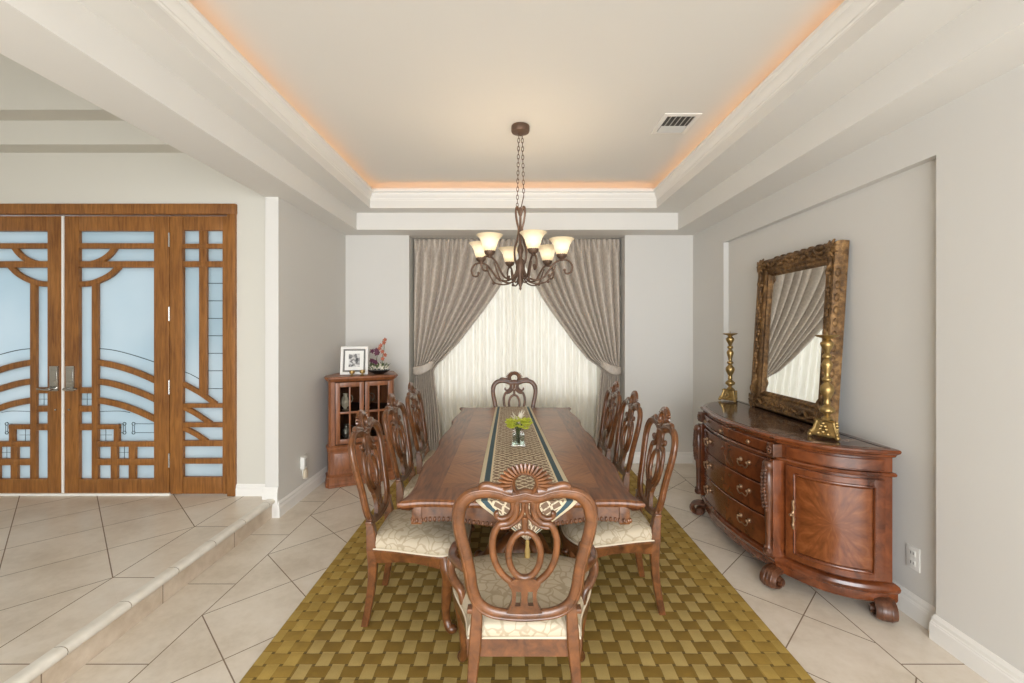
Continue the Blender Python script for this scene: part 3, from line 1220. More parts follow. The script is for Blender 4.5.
for y in (-0.60, 0.60):
    b = B()
    b.lathe([(0.075, 0.20), (0.10, 0.23), (0.085, 0.26), (0.055, 0.29), (0.06, 0.33), (0.095, 0.40), (0.105, 0.46), (0.085, 0.53), (0.055, 0.57), (0.06, 0.60), (0.10, 0.62), (0.10, 0.645)], (0, y, 0), 24)
    b.box((-0.16, y - 0.16, 0.640), (0.16, y + 0.16, tz - 0.038), 0.006)
    ped = b.build('pedestal', 'chair_wood', table, 40)
    for k in range(4):
        a = pi / 4 + k * pi / 2
        dx, dy = cos(a), sin(a)
        path = spline([(dx * 0.05, y + dy * 0.05, 0.30), (dx * 0.14, y + dy * 0.14, 0.27), (dx * 0.22, y + dy * 0.22, 0.17), (dx * 0.29, y + dy * 0.29, 0.07), (dx * 0.36, y + dy * 0.36, 0.035)], 4)
        m_ = len(path)
        B().tube(path, [(0.030 - 0.006 * i / m_, 0.045 - 0.018 * i / m_) for i in range(m_)], 10, ref=(dy, -dx, 0)).ball((dx * 0.37, y + dy * 0.37, 0.034), 0.034, 10).build('pedestal_foot', 'chair_wood', ped, 60)

# ------------------------------------------------------------------ chairs
def yb(z):
    if z < 0.47:
        return -0.028 * (1 - z / 0.47) ** 1.6 + 0.016 * sin(pi * z / 0.47)
    t = (z - 0.47) / 0.62
    return -0.115 * t ** 1.15


LOOP = [(0, .981), (-.045, .972), (-.085, .985), (-.131, .991), (-.184, .980), (-.219, .948), (-.231, .902), (-.226, .845), (-.209, .775), (-.196, .705), (-.1875, .642), (-.166, .591), (-.119, .559), (-.056, .548), (0, .545)]


def zz(z):
    return z if z > 0.981 else 0.981 - (0.981 - z) * 1.083


LOOP = [(u, zz(z)) for u, z in LOOP]


def make_chair(name, label, arms, wsc, group):
    t = thing(name, label, 'chair', (0, 0, 0), 0, group)
    dep = 0.495 if arms else 0.47
    hwf, hwr = (0.305, 0.205) if arms else (0.262, 0.185)
    # seat outline ccw
    half = [(hwr, 0.0), (hwr + 0.02, 0.12), (hwf - 0.018, 0.28), (hwf, dep - 0.085), (hwf - 0.03, dep - 0.03), (hwf * 0.6, dep + 0.012), (0.09, dep + 0.028), (0, dep + 0.030)]
    hs = spline(half, 4)
    so = [(p[0], p[1]) for p in hs] + [(-p[0], p[1]) for p in reversed(hs[:-1])]
    sd = -0.012 if arms else -0.038       # side chairs sit a little lower
    # seat cushion
    b = B()
    cy0 = dep * 0.5
    rg = []
    for k, z in ((0.97, 0.432), (0.995, 0.440), (1.005, 0.455), (0.99, 0.474), (0.95, 0.489), (0.86, 0.503), (0.72, 0.512), (0.5, 0.519), (0.25, 0.522), (0.05, 0.523)):
        rg.append([(x * k, cy0 + (y - cy0) * k, z + sd) for x, y in so])
    b.rings(rg)
    b.build('seat', 'damask', t, 60)
    b = B()
    pip = [(x * 1.005, y, 0.437 + sd) for x, y in so]
    b.tube(pip, 0.005, 6, loop=True)
    b.build('piping', 'piping', t, 60)
    # seat frame with shaped lower edge
    b = B()
    top, bot, bi, ti = [], [], [], []
    for x, y in so:
        if y > dep - 0.06:
            z = 0.368 - 0.022 * max(0, cos(x / hwf * 2.2)) ** 2 + 0.010 * cos(x / hwf * 9)
        elif y < 0.01:
            z = 0.368
        else:
            z = 0.374 - 0.012 * cos((y / dep) * 2 * pi)
        nx, ny = x * 1.02, 0.004 + (y - 0.004) * 1.012
        top.append((nx, ny, 0.434 + sd)); bot.append((nx * 0.985, ny * 0.99, z + sd))
        bi.append((nx * 0.88, 0.025 + (ny - 0.025) * 0.91, z + sd)); ti.append((nx * 0.88, 0.025 + (ny - 0.025) * 0.91, 0.434 + sd))
    b.rings([top, [(x * 1.008, y * 1.004, 0.425 + sd) for x, y, _ in top], [(x * 1.0, y * 1.0, 0.418 + sd) for x, y, _ in top], bot, bi, ti], cap=False)
    b.bm.faces.new([b.bm.verts.new(p) for p in ti])
    b.build('seat_frame', 'chair_wood', t, 30)
    # front cabriole legs
    for s in (-1, 1):
        fx, fy = (hwf - (0.045 if arms else 0.025)), dep - 0.075
        path = spline([(s * fx, fy, 0.385), (s * (fx + 0.016), fy + 0.018, 0.335), (s * (fx + 0.020), fy + 0.024, 0.29), (s * (fx + 0.006), fy + 0.012, 0.18), (s * (fx + 0.000), fy + 0.008, 0.09), (s * (fx + 0.006), fy + 0.018, 0.045), (s * (fx + 0.014), fy + 0.032, 0.020)], 4)
        rr = [interp([(0, 0.032), (0.15, 0.040), (0.3, 0.036), (0.55, 0.025), (0.75, 0.020), (0.88, 0.022), (1, 0.020)], i / (len(path) - 1)) for i in range(len(path))]
        b = B().tube(path, rr, 10)
        b.ball((s * (fx + 0.016), fy + 0.040, 0.024), 0.024, 10, (1, 1.25, 1))
        b.tube(spline([(s * (fx + 0.026), fy + 0.036, 0.335), (s * (fx + 0.045), fy + 0.04, 0.30), (s * (fx + 0.040), fy + 0.04, 0.26), (s * (fx + 0.020), fy + 0.03, 0.235)], 3), 0.009, 6)
        b.build('leg', 'chair_wood', t, 60)
    # rear legs
    for s in (-1, 1):
        lx = 0.178 if arms else 0.172
        path = []
        for k in range(15):
            z = 0.56 * k / 14
            xx = lx + (0.042 if arms else 0.016) * (1 - z / 0.56) ** 1.5 - 0.008 * (z / 0.56)
            path.append((s * xx, yb(z), z))
        b = B()
        rings = []
        for i, (x, y, z) in enumerate(path):
            k = interp([(0, 0.015), (0.25, 0.017), (0.40, 0.023), (0.50, 0.021), (0.56, 0.017)], z)
            kd = interp([(0, 0.018), (0.25, 0.021), (0.40, 0.028), (0.50, 0.022), (0.56, 0.014)], z)
            rings.append([(x - k, y - kd * 0.8, z), (x - k * 0.8, y - kd, z), (x + k * 0.8, y - kd, z), (x + k, y - kd * 0.8, z), (x + k, y + kd * 0.8, z), (x + k * 0.8, y + kd, z), (x - k * 0.8, y + kd, z), (x - k, y + kd * 0.8, z)])
        b.rings(rings)
        if True:
            b.obox((s * (lx + 0.003), yb(0.53), 0.535), (0.05, 0.034, 0.016), None, 0.003)
        b.build('leg', 'chair_wood', t, 35)
    # back frame loop
    half2 = spline(LOOP, 4)
    loop2 = [(p[0] * wsc, p[1]) for p in half2] + [(-p[0] * wsc, p[1]) for p in reversed(half2[1:-1])]
    P = [(u, yb(z), z) for u, z in loop2]
    b = B()
    N2 = len(P)
    rr = []
    for u, y, z in P:
        a = 0.0225 + 0.004 * max(0, (abs(u) / wsc - 0.10)) * 10 * (1 if z > .9 else 0) * 0.4
        if z > 0.95 and abs(u) < 0.12:
            a = 0.0235
        rr.append((a, 0.0145))
    b.tube(P, rr, 10, ref=(0, 1, 0.12), loop=True)
    # inner raised bead
    P2 = []
    for u, z in loop2:
        c = Vector((u, z - 0.750))
        P2.append((u * 1.05, yb(z) - 0.013, 0.750 + c.y * 1.035))
    b.tube(P2, (0.0055, 0.005), 6, ref=(0, 1, 0.12), loop=True)
    P3 = [(x, y + 0.026, z) for x, y, z in P2]
    b.tube(P3, (0.0055, 0.005), 6, ref=(0, 1, 0.12), loop=True)
    b.build('back_frame', 'chair_wood', t, 60)
    # splat
    b = B()
    w_ = 1.0

    def strand(pts, ra=0.0085, rb=0.011, k=5, loop=False):
        q = [(p[0] * w_, yb(zz(p[1])), zz(p[1])) for p in spline(pts, k, loop)]
        if not isinstance(ra, list):
            ra = ra * 1.22
        b.tube(q, (ra, rb) if not isinstance(ra, list) else ra, 8, ref=(0, 1, 0.15), loop=loop)
    for s in (-1, 1):
        # scroll arms springing from the yoke
        strand([(s * .050, .972), (s * .043, .950), (s * .043, .930), (s * .056, .908), (s * .078, .898), (s * .096, .903), (s * .100, .915), (s * .092, .919)], 0.0075)
        strand([(s * .018, .970), (s * .030, .950), (s * .030, .925), (s * .040, .900), (s * .060, .882), (s * .085, .878), (s * .100, .862), (s * .112, .828), (s * .113, .785), (s * .104, .742), (s * .085, .705), (s * .058, .678), (s * .034, .660)], 0.0105, 0.012)
        strand([(s * .006, .960), (s * .006, .930), (s * .014, .905), (s * .034, .884), (s * .058, .870), (s * .084, .866)], 0.0065)
    strand([(0.057 * cos(a), .768 + .083 * sin(a)) for a in [2 * pi * k / 14 for k in range(14)]], 0.0100, 0.012, 3, True)
    strand([(0, .905), (0, .880), (0, .850)], 0.010)
    # flared base pierced by two slots
    def plate(tab):
        rg_ = []
        for z, x0, x1 in tab:
            z = zz(z)
            y = yb(z)
            rg_.append([(x0, y - 0.011, z), (x1, y - 0.011, z), (x1 + 0.001, y + 0.011, z), (x0 - 0.001, y + 0.011, z)])
        b.rings(rg_)
    plate([(.585, -.014, .014), (.61, -.011, .011), (.640, -.013, .013)])
    for s in (-1, 1):
        tab = [(.585, .034, .051), (.60, .031, .046), (.62, .030, .043), (.640, .030, .045)]
        plate([(z, min(s * a, s * c), max(s * a, s * c)) for z, a, c in tab])
    plate([(.638, -.045, .045), (.650, -.050, .050), (.664, -.058, .058), (.674, -.052, .052), (.684, -.034, .034)])
    plate([(.548, -.070, .070), (.562, -.064, .064), (.575, -.056, .056), (.586, -.051, .051)])
    strand([(-.056, .965), (0, .962), (.056, .965)], 0.009, 0.013)
    b.build('splat', 'chair_wood', t, 60)
    # crest: shell of ribs round an open ring, with leaf scrolls
    b = B()
    zc = 1.022
    tilt = (0, 1, 0.19)
    b.tube([(0.041 * cos(a), yb(zc + 0.041 * sin(a)), zc + 0.041 * sin(a)) for a in [2 * pi * k / 20 for k in range(20)]], (0.0075, 0.015), 8, ref=tilt, loop=True)
    for k in range(19):
        a = R(-12 + 204 * k / 18)
        L = 0.029 + 0.020 * abs(cos(a)) ** 2
        p = [(rad * cos(a), yb(zc + rad * sin(a)) - 0.004 * sin(pi * f_), zc + rad * sin(a) - 0.004 * f_ * abs(cos(a))) for f_, rad in ((0, 0.044), (0.5, 0.044 + L * .5), (1, 0.044 + L))]
        b.tube(p, [(0.0055, 0.014), (0.0078, 0.013), (0.0045, 0.007)], 6, ref=tilt)
    b.tube([(0.058 * cos(a), yb(zc + 0.056 * sin(a)), zc + 0.056 * sin(a)) for a in [R(-15 + 210 * k / 16) for k in range(17)]], (0.012, 0.009), 6, ref=tilt)
    for s in (-1, 1):
        q = [(s * u, yb(z), z) for u, z in [(p[0], p[1]) for p in spline([(.045, .990), (.075, .996), (.105, 1.006), (.132, 1.014), (.150, 1.008), (.146, .994), (.134, .996)], 4)]]
        m_ = len(q)
        b.tube(q, [(0.022 - 0.013 * i / m_, 0.016 - 0.004 * i / m_) for i in range(m_)], 8, ref=tilt)
    b.build('crest_shell', 'chair_wood', t, 60)
    if arms:
        for s in (-1, 1):
            b = B()
            ap_ = spline([(s * .205, yb(.69) - 0.0, .690), (s * .245, .05, .668), (s * .278, .15, .638), (s * .290, .24, .622), (s * .280, .30, .622), (s * .265, .325, .610)], 5)
            m_ = len(ap_)
            b.tube(ap_, [(interp([(0, .014), (.4, .017), (.8, .022), (1, .018)], i / (m_ - 1)), .015) for i in range(m_)], 10, ref=(0, 0, 1))
            b.ball((s * .265, .322, .606), 0.021, 10)
            arm = b.build('arm', 'chair_wood', t, 60)
            b = B()
            sp_ = spline([(s * .285, .245, .616), (s * .300, .262, .580), (s * .303, .248, .545), (s * .280, .215, .510), (s * .252, .19, .488), (s * .240, .185, .44)], 5)
            m_ = len(sp_)
            b.tube(sp_, [(.017, .017 + .006 * sin(pi * i / m_)) for i in range(m_)], 10, ref=(0, 1, 0))
            b.build('arm_support', 'chair_wood', arm, 60)
    return t


def dup(root, loc, rz, label, group=None):
    r = root.copy()
    C.objects.link(r)
    r.location = loc
    r.rotation_euler = (0, 0, rz)
    r['label'] = label
    if group:
        r['group'] = group
    for ch in list(root.children):
        c = ch.copy()
        C.objects.link(c)
        c.parent = r
        for g in ch.children:
            d = g.copy()
            C.objects.link(d)
            d.parent = c
    return r


GS = 'side chairs along the dining table'
GA = 'armchairs at the table ends'
sc = make_chair('dining_chair', 'nearest carved side chair on the left of the dining table, cream damask seat fully seen', False, 1.0, GS)
sc.location = (-0.737, 2.525, RZ)
sc.rotation_euler = (0, 0, R(-90))
dup(sc, (-0.745, 3.18, RZ), R(-91), 'middle carved side chair on the left of the table, behind the nearest one')
dup(sc, (-0.755, 3.85, RZ), R(-90), 'farthest carved side chair on the left of the table, nearest the curtain')
dup(sc, (0.795, 2.62, RZ), R(90), 'nearest carved side chair on the right, its cream seat below the table corner')
dup(sc, (0.810, 3.32, RZ), R(90), 'middle carved side chair on the right of the dining table')
dup(sc, (0.815, 3.93, RZ), R(90), 'farthest carved side chair on the right of the table, nearest the curtain')
ac = make_chair('dining_armchair', 'large carved armchair in the foreground seen from behind, with a shell crest', True, 1.0, GA)
ac.location = (0.048, 1.625, RZ)
dup(ac, (0.035, 4.775, RZ), R(180), 'carved armchair at the far end of the table, before the sheer curtain')

# ------------------------------------------------------------------ runner, tassel, vase
def runner_pt(u, v):
    """v from 0 (near tip) to 1 (far hanging end)"""
    drop = 0.17
    L = 2.54
    tot = drop + L + drop
    s = v * tot
    if s < drop:
        k = s / drop
        z = TZ - drop * (1 - k)
        y = TC[1] - hl - 0.008 - 0.004 * (1 - k)
        wdt = 0.47 * max(k, 0.02)
        cx = 0.075
        z += 0.0
    elif s < drop + L:
        k = (s - drop) / L
        y = TC[1] - hl - 0.008 + k * (2 * hl + 0.016)
        z = TZ + 0.003
        wdt = 0.475 + (0.355 - 0.475) * k
        cx = 0.065 + (0.022 - 0.065) * k
        # slight flare at near right
        cx += 0.010 * (1 - k) ** 3
    else:
        k = (s - drop - L) / drop
        z = TZ - drop * k
        y = TC[1] + hl + 0.008 + 0.004 * k
        wdt = 0.355 * max(1 - k, 0.02)
        cx = 0.022
    return (cx + (u - 0.5) * wdt, y, z)


b = B()
V = [[b.bm.verts.new(runner_pt(i / 12, j / 96)) for i in range(13)] for j in range(97)]
lay = b.bm.loops.layers.uv.verify()
for j in range(96):
    for i in range(12):
        f = b.bm.faces.new((V[j][i], V[j][i + 1], V[j + 1][i + 1], V[j + 1][i]))
        for l, (a, c) in zip(f.loops, ((i, j), (i + 1, j), (i + 1, j + 1), (i, j + 1))):
            uu = a / 12
            vv = c / 96
            if vv * 2.88 < 0.17 or vv * 2.88 > 2.71:
                # keep the pattern unscaled on the pointed ends
                pass
            l[lay].uv = (uu, vv * 2.88)
run = b.build('table_runner', 'runner', smooth=50, recalc=True)
sm = run.modifiers.new('thick', 'SOLIDIFY')
sm.thickness = 0.0022
sm.offset = 1
tag(run, 'cream and blue patterned runner lying lengthwise on the dining table', 'table runner')
b = B()
tx, ty = 0.075, TC[1] - hl - 0.014
b.ball((tx, ty, 0.588), 0.010, 8)
b.lathe([(0.005, 0.595), (0.009, 0.580), (0.008, 0.572), (0.012, 0.55), (0.014, 0.50), (0.015, 0.47)], (tx, ty, 0), 12)
to = b.build('tassel', 'tassel', smooth=50)
to.parent = run

vx, vy = 0.05, 3.06
vase = thing('flower_vase', 'square clear glass vase of lime flowers on the table runner', 'vase', (vx, vy, TZ + 0.006))
b = B()
sq = lambda h: [(-h, -h), (h, -h), (h, h), (-h, h)]
b.loft(sq(0.047), [(-0.003, 0.0), (0, 0.003), (0, 0.118), (-0.002, 0.120), (-0.005, 0.120), (-0.006, 0.118), (-0.006, 0.010), (-0.02, 0.009)])
b.build('vessel', 'glass', vase, 20)
b = B()
b.loft(sq(0.040), [(0, 0.0105), (0, 0.075)])
b.build('water', glassm('vase_water', (205, 220, 205), 0.0, 1.33), vase, 0)
b = B()
random.seed(3)
for k in range(12):
    a = random.random() * 2 * pi
    r0 = 0.02 * random.random()
    r1 = 0.03 + 0.03 * random.random()
    b.tube(spline([(r0 * cos(a + 1), r0 * sin(a + 1), 0.015), (r0 * cos(a), r0 * sin(a), 0.09), (r1 * cos(a), r1 * sin(a), 0.15 + 0.03 * random.random())], 3), 0.0028, 5)
b.build('stem', 'green', vase, 60)
b = B()
for k in range(34):
    a = random.random() * 2 * pi
    rr_ = 0.08 * sqrt(random.random())
    z0 = 0.135 + 0.05 * random.random() - rr_ * 0.2
    c = Vector((rr_ * cos(a), rr_ * sin(a), z0))
    for j in range(6):
        aa = j * pi / 3 + a
        d = Vector((cos(aa), sin(aa), 0.5)).normalized() * 0.032
        b.tube([c, c + d * 0.55 + Vector((0, 0, -0.003)), c + d], [0.003, (0.011, 0.004), 0.002], 6, ref=(0, 0, 1))
b.build('flower', 'lime', vase, 60)
b = B()
for k in range(9):
    a = random.random() * 2 * pi
    rr_ = 0.03 * random.random()
    h = 0.055 + 0.03 * random.random()
    p0 = Vector((rr_ * cos(a), rr_ * sin(a), 0.15))
    p1 = p0 + Vector((0.06 * cos(a), 0.06 * sin(a), h))
    b.tube([p0, (p0 + p1) / 2 + Vector((0, 0, 0.01)), p1], [0.003, (0.006, 0.002), 0.0012], 5, ref=(0, 0, 1))
b.build('leaf', 'white_petal', vase, 60)

# ------------------------------------------------------------------ sideboard
SB = thing('sideboard', 'bow-fronted mahogany sideboard with carved posts and scroll feet by the right wall', 'sideboard', (2.092, 3.24, 0))
SB.scale = (1, 1, 1.014)


def front_x(s):
    """plan of the case front; s along from near end 0 to far end 1 -> local (x, y)"""
    pass


HL = 0.848


def planpts(grow=0.0, n=10, yend=HL, xback=0.0):
    """ccw outline in local coords: wall at x=0 side, front to -x"""
    XFRONT, XPOST, YPOST = -0.555, -0.490, 0.51
    pts = []
    # near end at the wall, going around the front (from +x wall near) -> ccw means: start near wall (0,-HL), must go... compute then fix
    P = [(0.0, -yend), (-0.06, -yend)]
    # door bow: from (-.06,-HL) to (XPOST+.03,-YPOST-.035)
    a, b_ = Vector((-0.06, -yend)), Vector((XPOST + 0.035, -YPOST - 0.05))
    nrm = Vector((-(b_ - a).y, (b_ - a).x)).normalized()
    if nrm.x > 0 and nrm.y > 0:
        nrm = -nrm
    if nrm.dot(Vector((-1, -1))) < 0:
        nrm = -nrm
    for k in range(1, n + 1):
        t = k / n
        P.append(tuple(a.lerp(b_, t) + nrm * 0.075 * sin(pi * t) ** 0.9 if t < 1 else b_))
    P.append((XPOST, -YPOST - 0.02))
    P.append((XPOST, -YPOST + 0.03))
    m_ = 2 * n
    c0 = -YPOST + 0.04
    for k in range(m_ + 1):
        t = k / m_
        y = c0 + (2 * -c0) * t
        P.append((XPOST - 0.004 - (XPOST - XFRONT) * (-1) * -1 * 0 + (XFRONT - XPOST) * sin(pi * t) ** 0.85, y) if 0 < t < 1 else (XPOST - 0.004, y))
    P.append((XPOST, YPOST - 0.03))
    P.append((XPOST, YPOST + 0.02))
    for k in range(n, 0, -1):
        t = k / n
        q = a.lerp(b_, t) + nrm * 0.075 * sin(pi * t) ** 0.9 if t < 1 else b_
        P.append((q[0], -q[1]))
    P += [(-0.06, yend), (0.0, yend)]
    return P[::-1] if area(P) < 0 else P


def area(P):
    return sum(P[i - 1][0] * P[i][1] - P[i][0] * P[i - 1][1] for i in range(len(P)))


plan = planpts()
plan = plan if area(plan) > 0 else plan[::-1]
# carcase
b = B()
b.loft(plan, [(-0.030, 0.165), (-0.030, 0.865)])
b.build('body', 'side_wood', SB, 25)
# base plinth
b = B()
b.loft(plan, [(-0.040, 0.082), (-0.014, 0.088), (-0.010, 0.10), (-0.010, 0.135), (-0.002, 0.145), (0.001, 0.160), (-0.005, 0.175), (-0.018, 0.185), (-0.030, 0.188)])
b.build('plinth', 'side_wood', SB, 30)
# waist moulding
b = B()
b.loft(plan, [(-0.03, 0.750), (-0.016, 0.756), (-0.012, 0.765), (-0.017, 0.774), (-0.03, 0.779)])
b.build('moulding', 'side_wood', SB, 30)
b = B()
b.loft(plan, [(-0.03, 0.854), (-0.018, 0.860), (-0.014, 0.872), (-0.002, 0.880), (0.003, 0.890), (0.000, 0.898), (-0.008, 0.902), (-0.034, 0.9025)])
b.build('top', 'side_wood', SB, 30)
b = B()
b.loft(plan, [(-0.036, 0.9022), (-0.038, 0.9050), (-0.08, 0.9052)])
b.build('marble_top', 'marble', SB, 30)['label'] = 'dark veined marble inset top'


def wrapped(fn_xy, y0, y1, z0, z1, out, nn=12, uv=False, prof=None):
    """a panel following the plan between params y0..y1, growing out by out"""
    pass


# parametrised front curve: list of points of the near door, drawers, far door
def seg_points(kind, n=20):
    XFRONT, XPOST, YPOST = -0.555, -0.490, 0.51
    out = []
    if kind == 'drawer':
        c0 = -YPOST + 0.055
        for k in range(n + 1):
            t = k / n
            y = c0 + 2 * (-c0) * t
            tt = (y + 0.48) / 0.96
            out.append(Vector((XPOST - 0.004 + (XFRONT - XPOST) * sin(pi * min(max(tt, 0), 1)) ** 0.85, y)))
    else:
        a, b_ = Vector((-0.06, -HL)), Vector((XPOST + 0.035, -YPOST - 0.05))
        nrm = Vector((-(b_ - a).y, (b_ - a).x)).normalized()
        if nrm.dot(Vector((-1, -1))) < 0:
            nrm = -nrm
        for k in range(n + 1):
            t = 0.03 + 0.955 * k / n
            q = a.lerp(b_, t) + nrm * 0.075 * sin(pi * t) ** 0.9
            out.append(Vector((q[0], q[1] if kind == 'door_near' else -q[1])))
    return out


def normals2(P, ref=Vector((0.0, 0.0))):
    N = []
    for i in range(len(P)):
        t = (P[min(i + 1, len(P) - 1)] - P[max(i - 1, 0)]).normalized()
        nn_ = Vector((t.y, -t.x))
        if nn_.dot(P[i] - Vector((0.3, 0))) < 0:
            nn_ = -nn_
        N.append(nn_)
    return N


def slab(P, z0, z1, d0, d1, bev=0.006, uv=False):
    """curved slab; offsets d0 (inner) to d1 (outer) from the plan line"""
    N = normals2(P)
    b = B()
    lay_ = b.bm.loops.layers.uv.verify() if uv else None
    zs = [(z0, d0), (z0, d1 - bev), (z0 + bev, d1), (z1 - bev, d1), (z1, d1 - bev), (z1, d0)]
    n_ = len(P)
    cols = []
    for i in range(n_):
        dd = 0
        if i == 0 or i == n_ - 1:
            dd = bev
        cols.append([b.bm.verts.new((P[i].x + N[i].x * (d - (dd if d > d0 else 0)), P[i].y + N[i].y * (d - (dd if d > d0 else 0)), z)) for z, d in zs])
    # walk
    for i in range(n_ - 1):
        for j in range(6):
            k = (j + 1) % 6
            f = b.bm.faces.new((cols[i][j], cols[i][k], cols[i + 1][k], cols[i + 1][j]))
            if uv:
                for l in f.loops:
                    co = l.vert.co
                    ii = i if l.vert in cols[i] else i + 1
                    l[lay_].uv = (ii / (n_ - 1), (co.z - z0) / (z1 - z0))
    b.bm.faces.new(cols[0])
    b.bm.faces.new(cols[-1])
    return b


dp = seg_points('drawer')
rows = [(0.785, 0.850), (0.580, 0.745), (0.388, 0.572), (0.196, 0.380)]


def at_y(P, N, y, d):
    i = min(range(len(P)), key=lambda k: abs(P[k].y - y))
    return Vector((P[i].x + N[i].x * d, P[i].y + N[i].y * d, 0)), N[i]


dN = normals2(dp)
for ri, (z0, z1) in enumerate(rows):
    d = slab(dp, z0, z1, -0.032, -0.006, 0.005).build('drawer', 'side_wood', SB, 30)
    if ri == 0:
        for y in (-0.30, 0.0, 0.30):
            p, nn_ = at_y(dp, dN, y, -0.006)
            b = B()
            b.lathe([(0.004, 0), (0.006, 0.006), (0.013, 0.014), (0.014, 0.020), (0.009, 0.026), (0.001, 0.028)], n=12)
            rot = Vector((0, 0, 1)).rotation_difference(Vector((nn_.x, nn_.y, 0))).to_matrix().to_4x4()
            b.xf(Matrix.Translation((p.x, p.y, (z0 + z1) / 2)) @ rot)
            b.build('knob', 'pull', d, 60)
    else:
        for y in (-0.27, 0.27):
            zc = (z0 + z1) / 2
            p, nn_ = at_y(dp, dN, y, -0.006)
            tng = Vector((-nn_.y, nn_.x, 0))
            n3 = Vector((nn_.x, nn_.y, 0))
            b = B()
            for s in (-1, 1):
                q = Vector((p.x, p.y, zc + 0.018)) + tng * s * 0.042
                rot = Vector((0, 0, 1)).rotation_difference(n3).to_matrix().to_4x4()
                bb = B()
                b.ball(q + n3 * 0.004, 0.013, 8, (1, 1, 1.2))
                b.tube([q, q + n3 * 0.024], 0.005, 8)
                b.ball(q + n3 * 0.025, 0.008, 8)
                bb.bm.free()
            q0 = Vector((p.x, p.y, zc + 0.018)) + n3 * 0.024
            b.tube(spline([q0 - tng * 0.042, q0 - tng * 0.050 + Vector((0, 0, -0.016)), q0 - tng * 0.030 + Vector((0, 0, -0.036)), q0 + Vector((0, 0, -0.030)), q0 + tng * 0.030 + Vector((0, 0, -0.036)), q0 + tng * 0.050 + Vector((0, 0, -0.016)), q0 + tng * 0.042], 4), 0.0045, 6)
            b.build('bail_pull', 'pull', d, 60)

for kind in ('door_near', 'door_far'):
    P = seg_points(kind, 20)
    N = normals2(P)
    if kind == 'door_far':
        pass
    fr = slab(P[:4], 0.200, 0.742, -0.032, -0.006, 0.004)
    frame = B()
    frame.bm.free()
    dpar = slab(P, 0.200, 0.742, -0.032, -0.014, 0.004).build('door', 'side_wood', SB, 30)
    fr.bm.free()
    for seg, (za, zb) in ((P[:3], (0.200, 0.742)), (P[-3:], (0.200, 0.742)), (P[2:-2], (0.200, 0.238)), (P[2:-2], (0.704, 0.742))):
        slab(seg, za, zb, -0.020, -0.004, 0.004).build('rail' if len(seg) > 3 else 'stile', 'side_wood', dpar, 30)
    slab(P[2:-2], 0.250, 0.692, -0.018, -0.009, 0.006, uv=True).build('panel', 'burst', dpar, 30)['label'] = 'sunburst veneer panel'
    # inner bead
    b = B()
    PI = [(P[i].x + N[i].x * -0.008, P[i].y + N[i].y * -0.008) for i in range(2, 19)]
    path = [(x, y, 0.243) for x, y in PI] + [(x, y, 0.699) for x, y in reversed(PI)]
    b.tube(path, 0.007, 6, loop=True)
    b.build('bead', 'side_wood', dpar, 60)
    # key escutcheon on post side
    i = 18
    b = B()
    x, y = P[i].x + N[i].x * 0.002, P[i].y + N[i].y * 0.002
    b.tube(spline([(x, y, 0.55), (x - 0.004, y, 0.53), (x, y, 0.50), (x - 0.006, y, 0.47), (x, y, 0.44), (x - 0.004, y, 0.41), (x, y, 0.385)], 3), [0.006 + 0.004 * abs(sin(k * 0.9)) for k in range(19)], 6)
    b.tube([(x, y, 0.472), (x + N[i].x * 0.03, y + N[i].y * 0.03, 0.472)], 0.006, 6)
    b.ball((x + N[i].x * 0.03, y + N[i].y * 0.03, 0.472), 0.010, 8)
    b.build('key_plate', 'pull', dpar, 60)
    # frieze panel over the door
    slab(P, 0.787, 0.848, -0.032, -0.010, 0.004).build('frieze', 'side_wood', SB, 30)

random.seed(11)
for s in (-1, 1):
    px_, py_ = -0.502, s * 0.51
    B().box((px_ - 0.004, py_ - 0.032, 0.180), (px_ + 0.07, py_ + 0.032, 0.760), 0.004).build('post', 'side_wood', SB, 30)
    b = B()
    # carved column
    b.lathe([(0.022, 0.185), (0.030, 0.195), (0.030, 0.215), (0.020, 0.225), (0.017, 0.25), (0.018, 0.36), (0.023, 0.46), (0.030, 0.56), (0.034, 0.62), (0.026, 0.66), (0.020, 0.685), (0.028, 0.70), (0.034, 0.72), (0.030, 0.745), (0.020, 0.752)], (px_ - 0.014, py_, 0), 14)
    for k in range(26):
        z = 0.46 + 0.28 * k / 26
        b.ball((px_ - 0.034 - 0.012 * sin((z - 0.46) / 0.28 * pi), py_ + 0.016 * (1 if k % 2 else -1) * (0.6 + random.random() * 0.5), z), 0.011, 6, (1, 1, 1.3))
    for k in range(4):
        a_ = pi / 2 + k * pi / 3 + 0.2
        b.ball((px_ - 0.028, py_ + 0.025 * cos(a_), 0.20 + 0.01 * k), 0.012, 6)
    b.build('carved_post', 'side_carve', SB, 50)
    # rosette block in frieze
    b = B()
    b.box((px_ - 0.006, py_ - 0.034, 0.780), (px_ + 0.05, py_ + 0.034, 0.856), 0.004)
    for k in range(8):
        a_ = k * pi / 4
        b.ball((px_ - 0.010, py_ + 0.017 * cos(a_), 0.818 + 0.020 * sin(a_)), 0.009, 6, (0.9, 1, 1))
    b.ball((px_ - 0.014, py_, 0.818), 0.009, 8)
    b.build('rosette', 'side_carve', SB, 50)
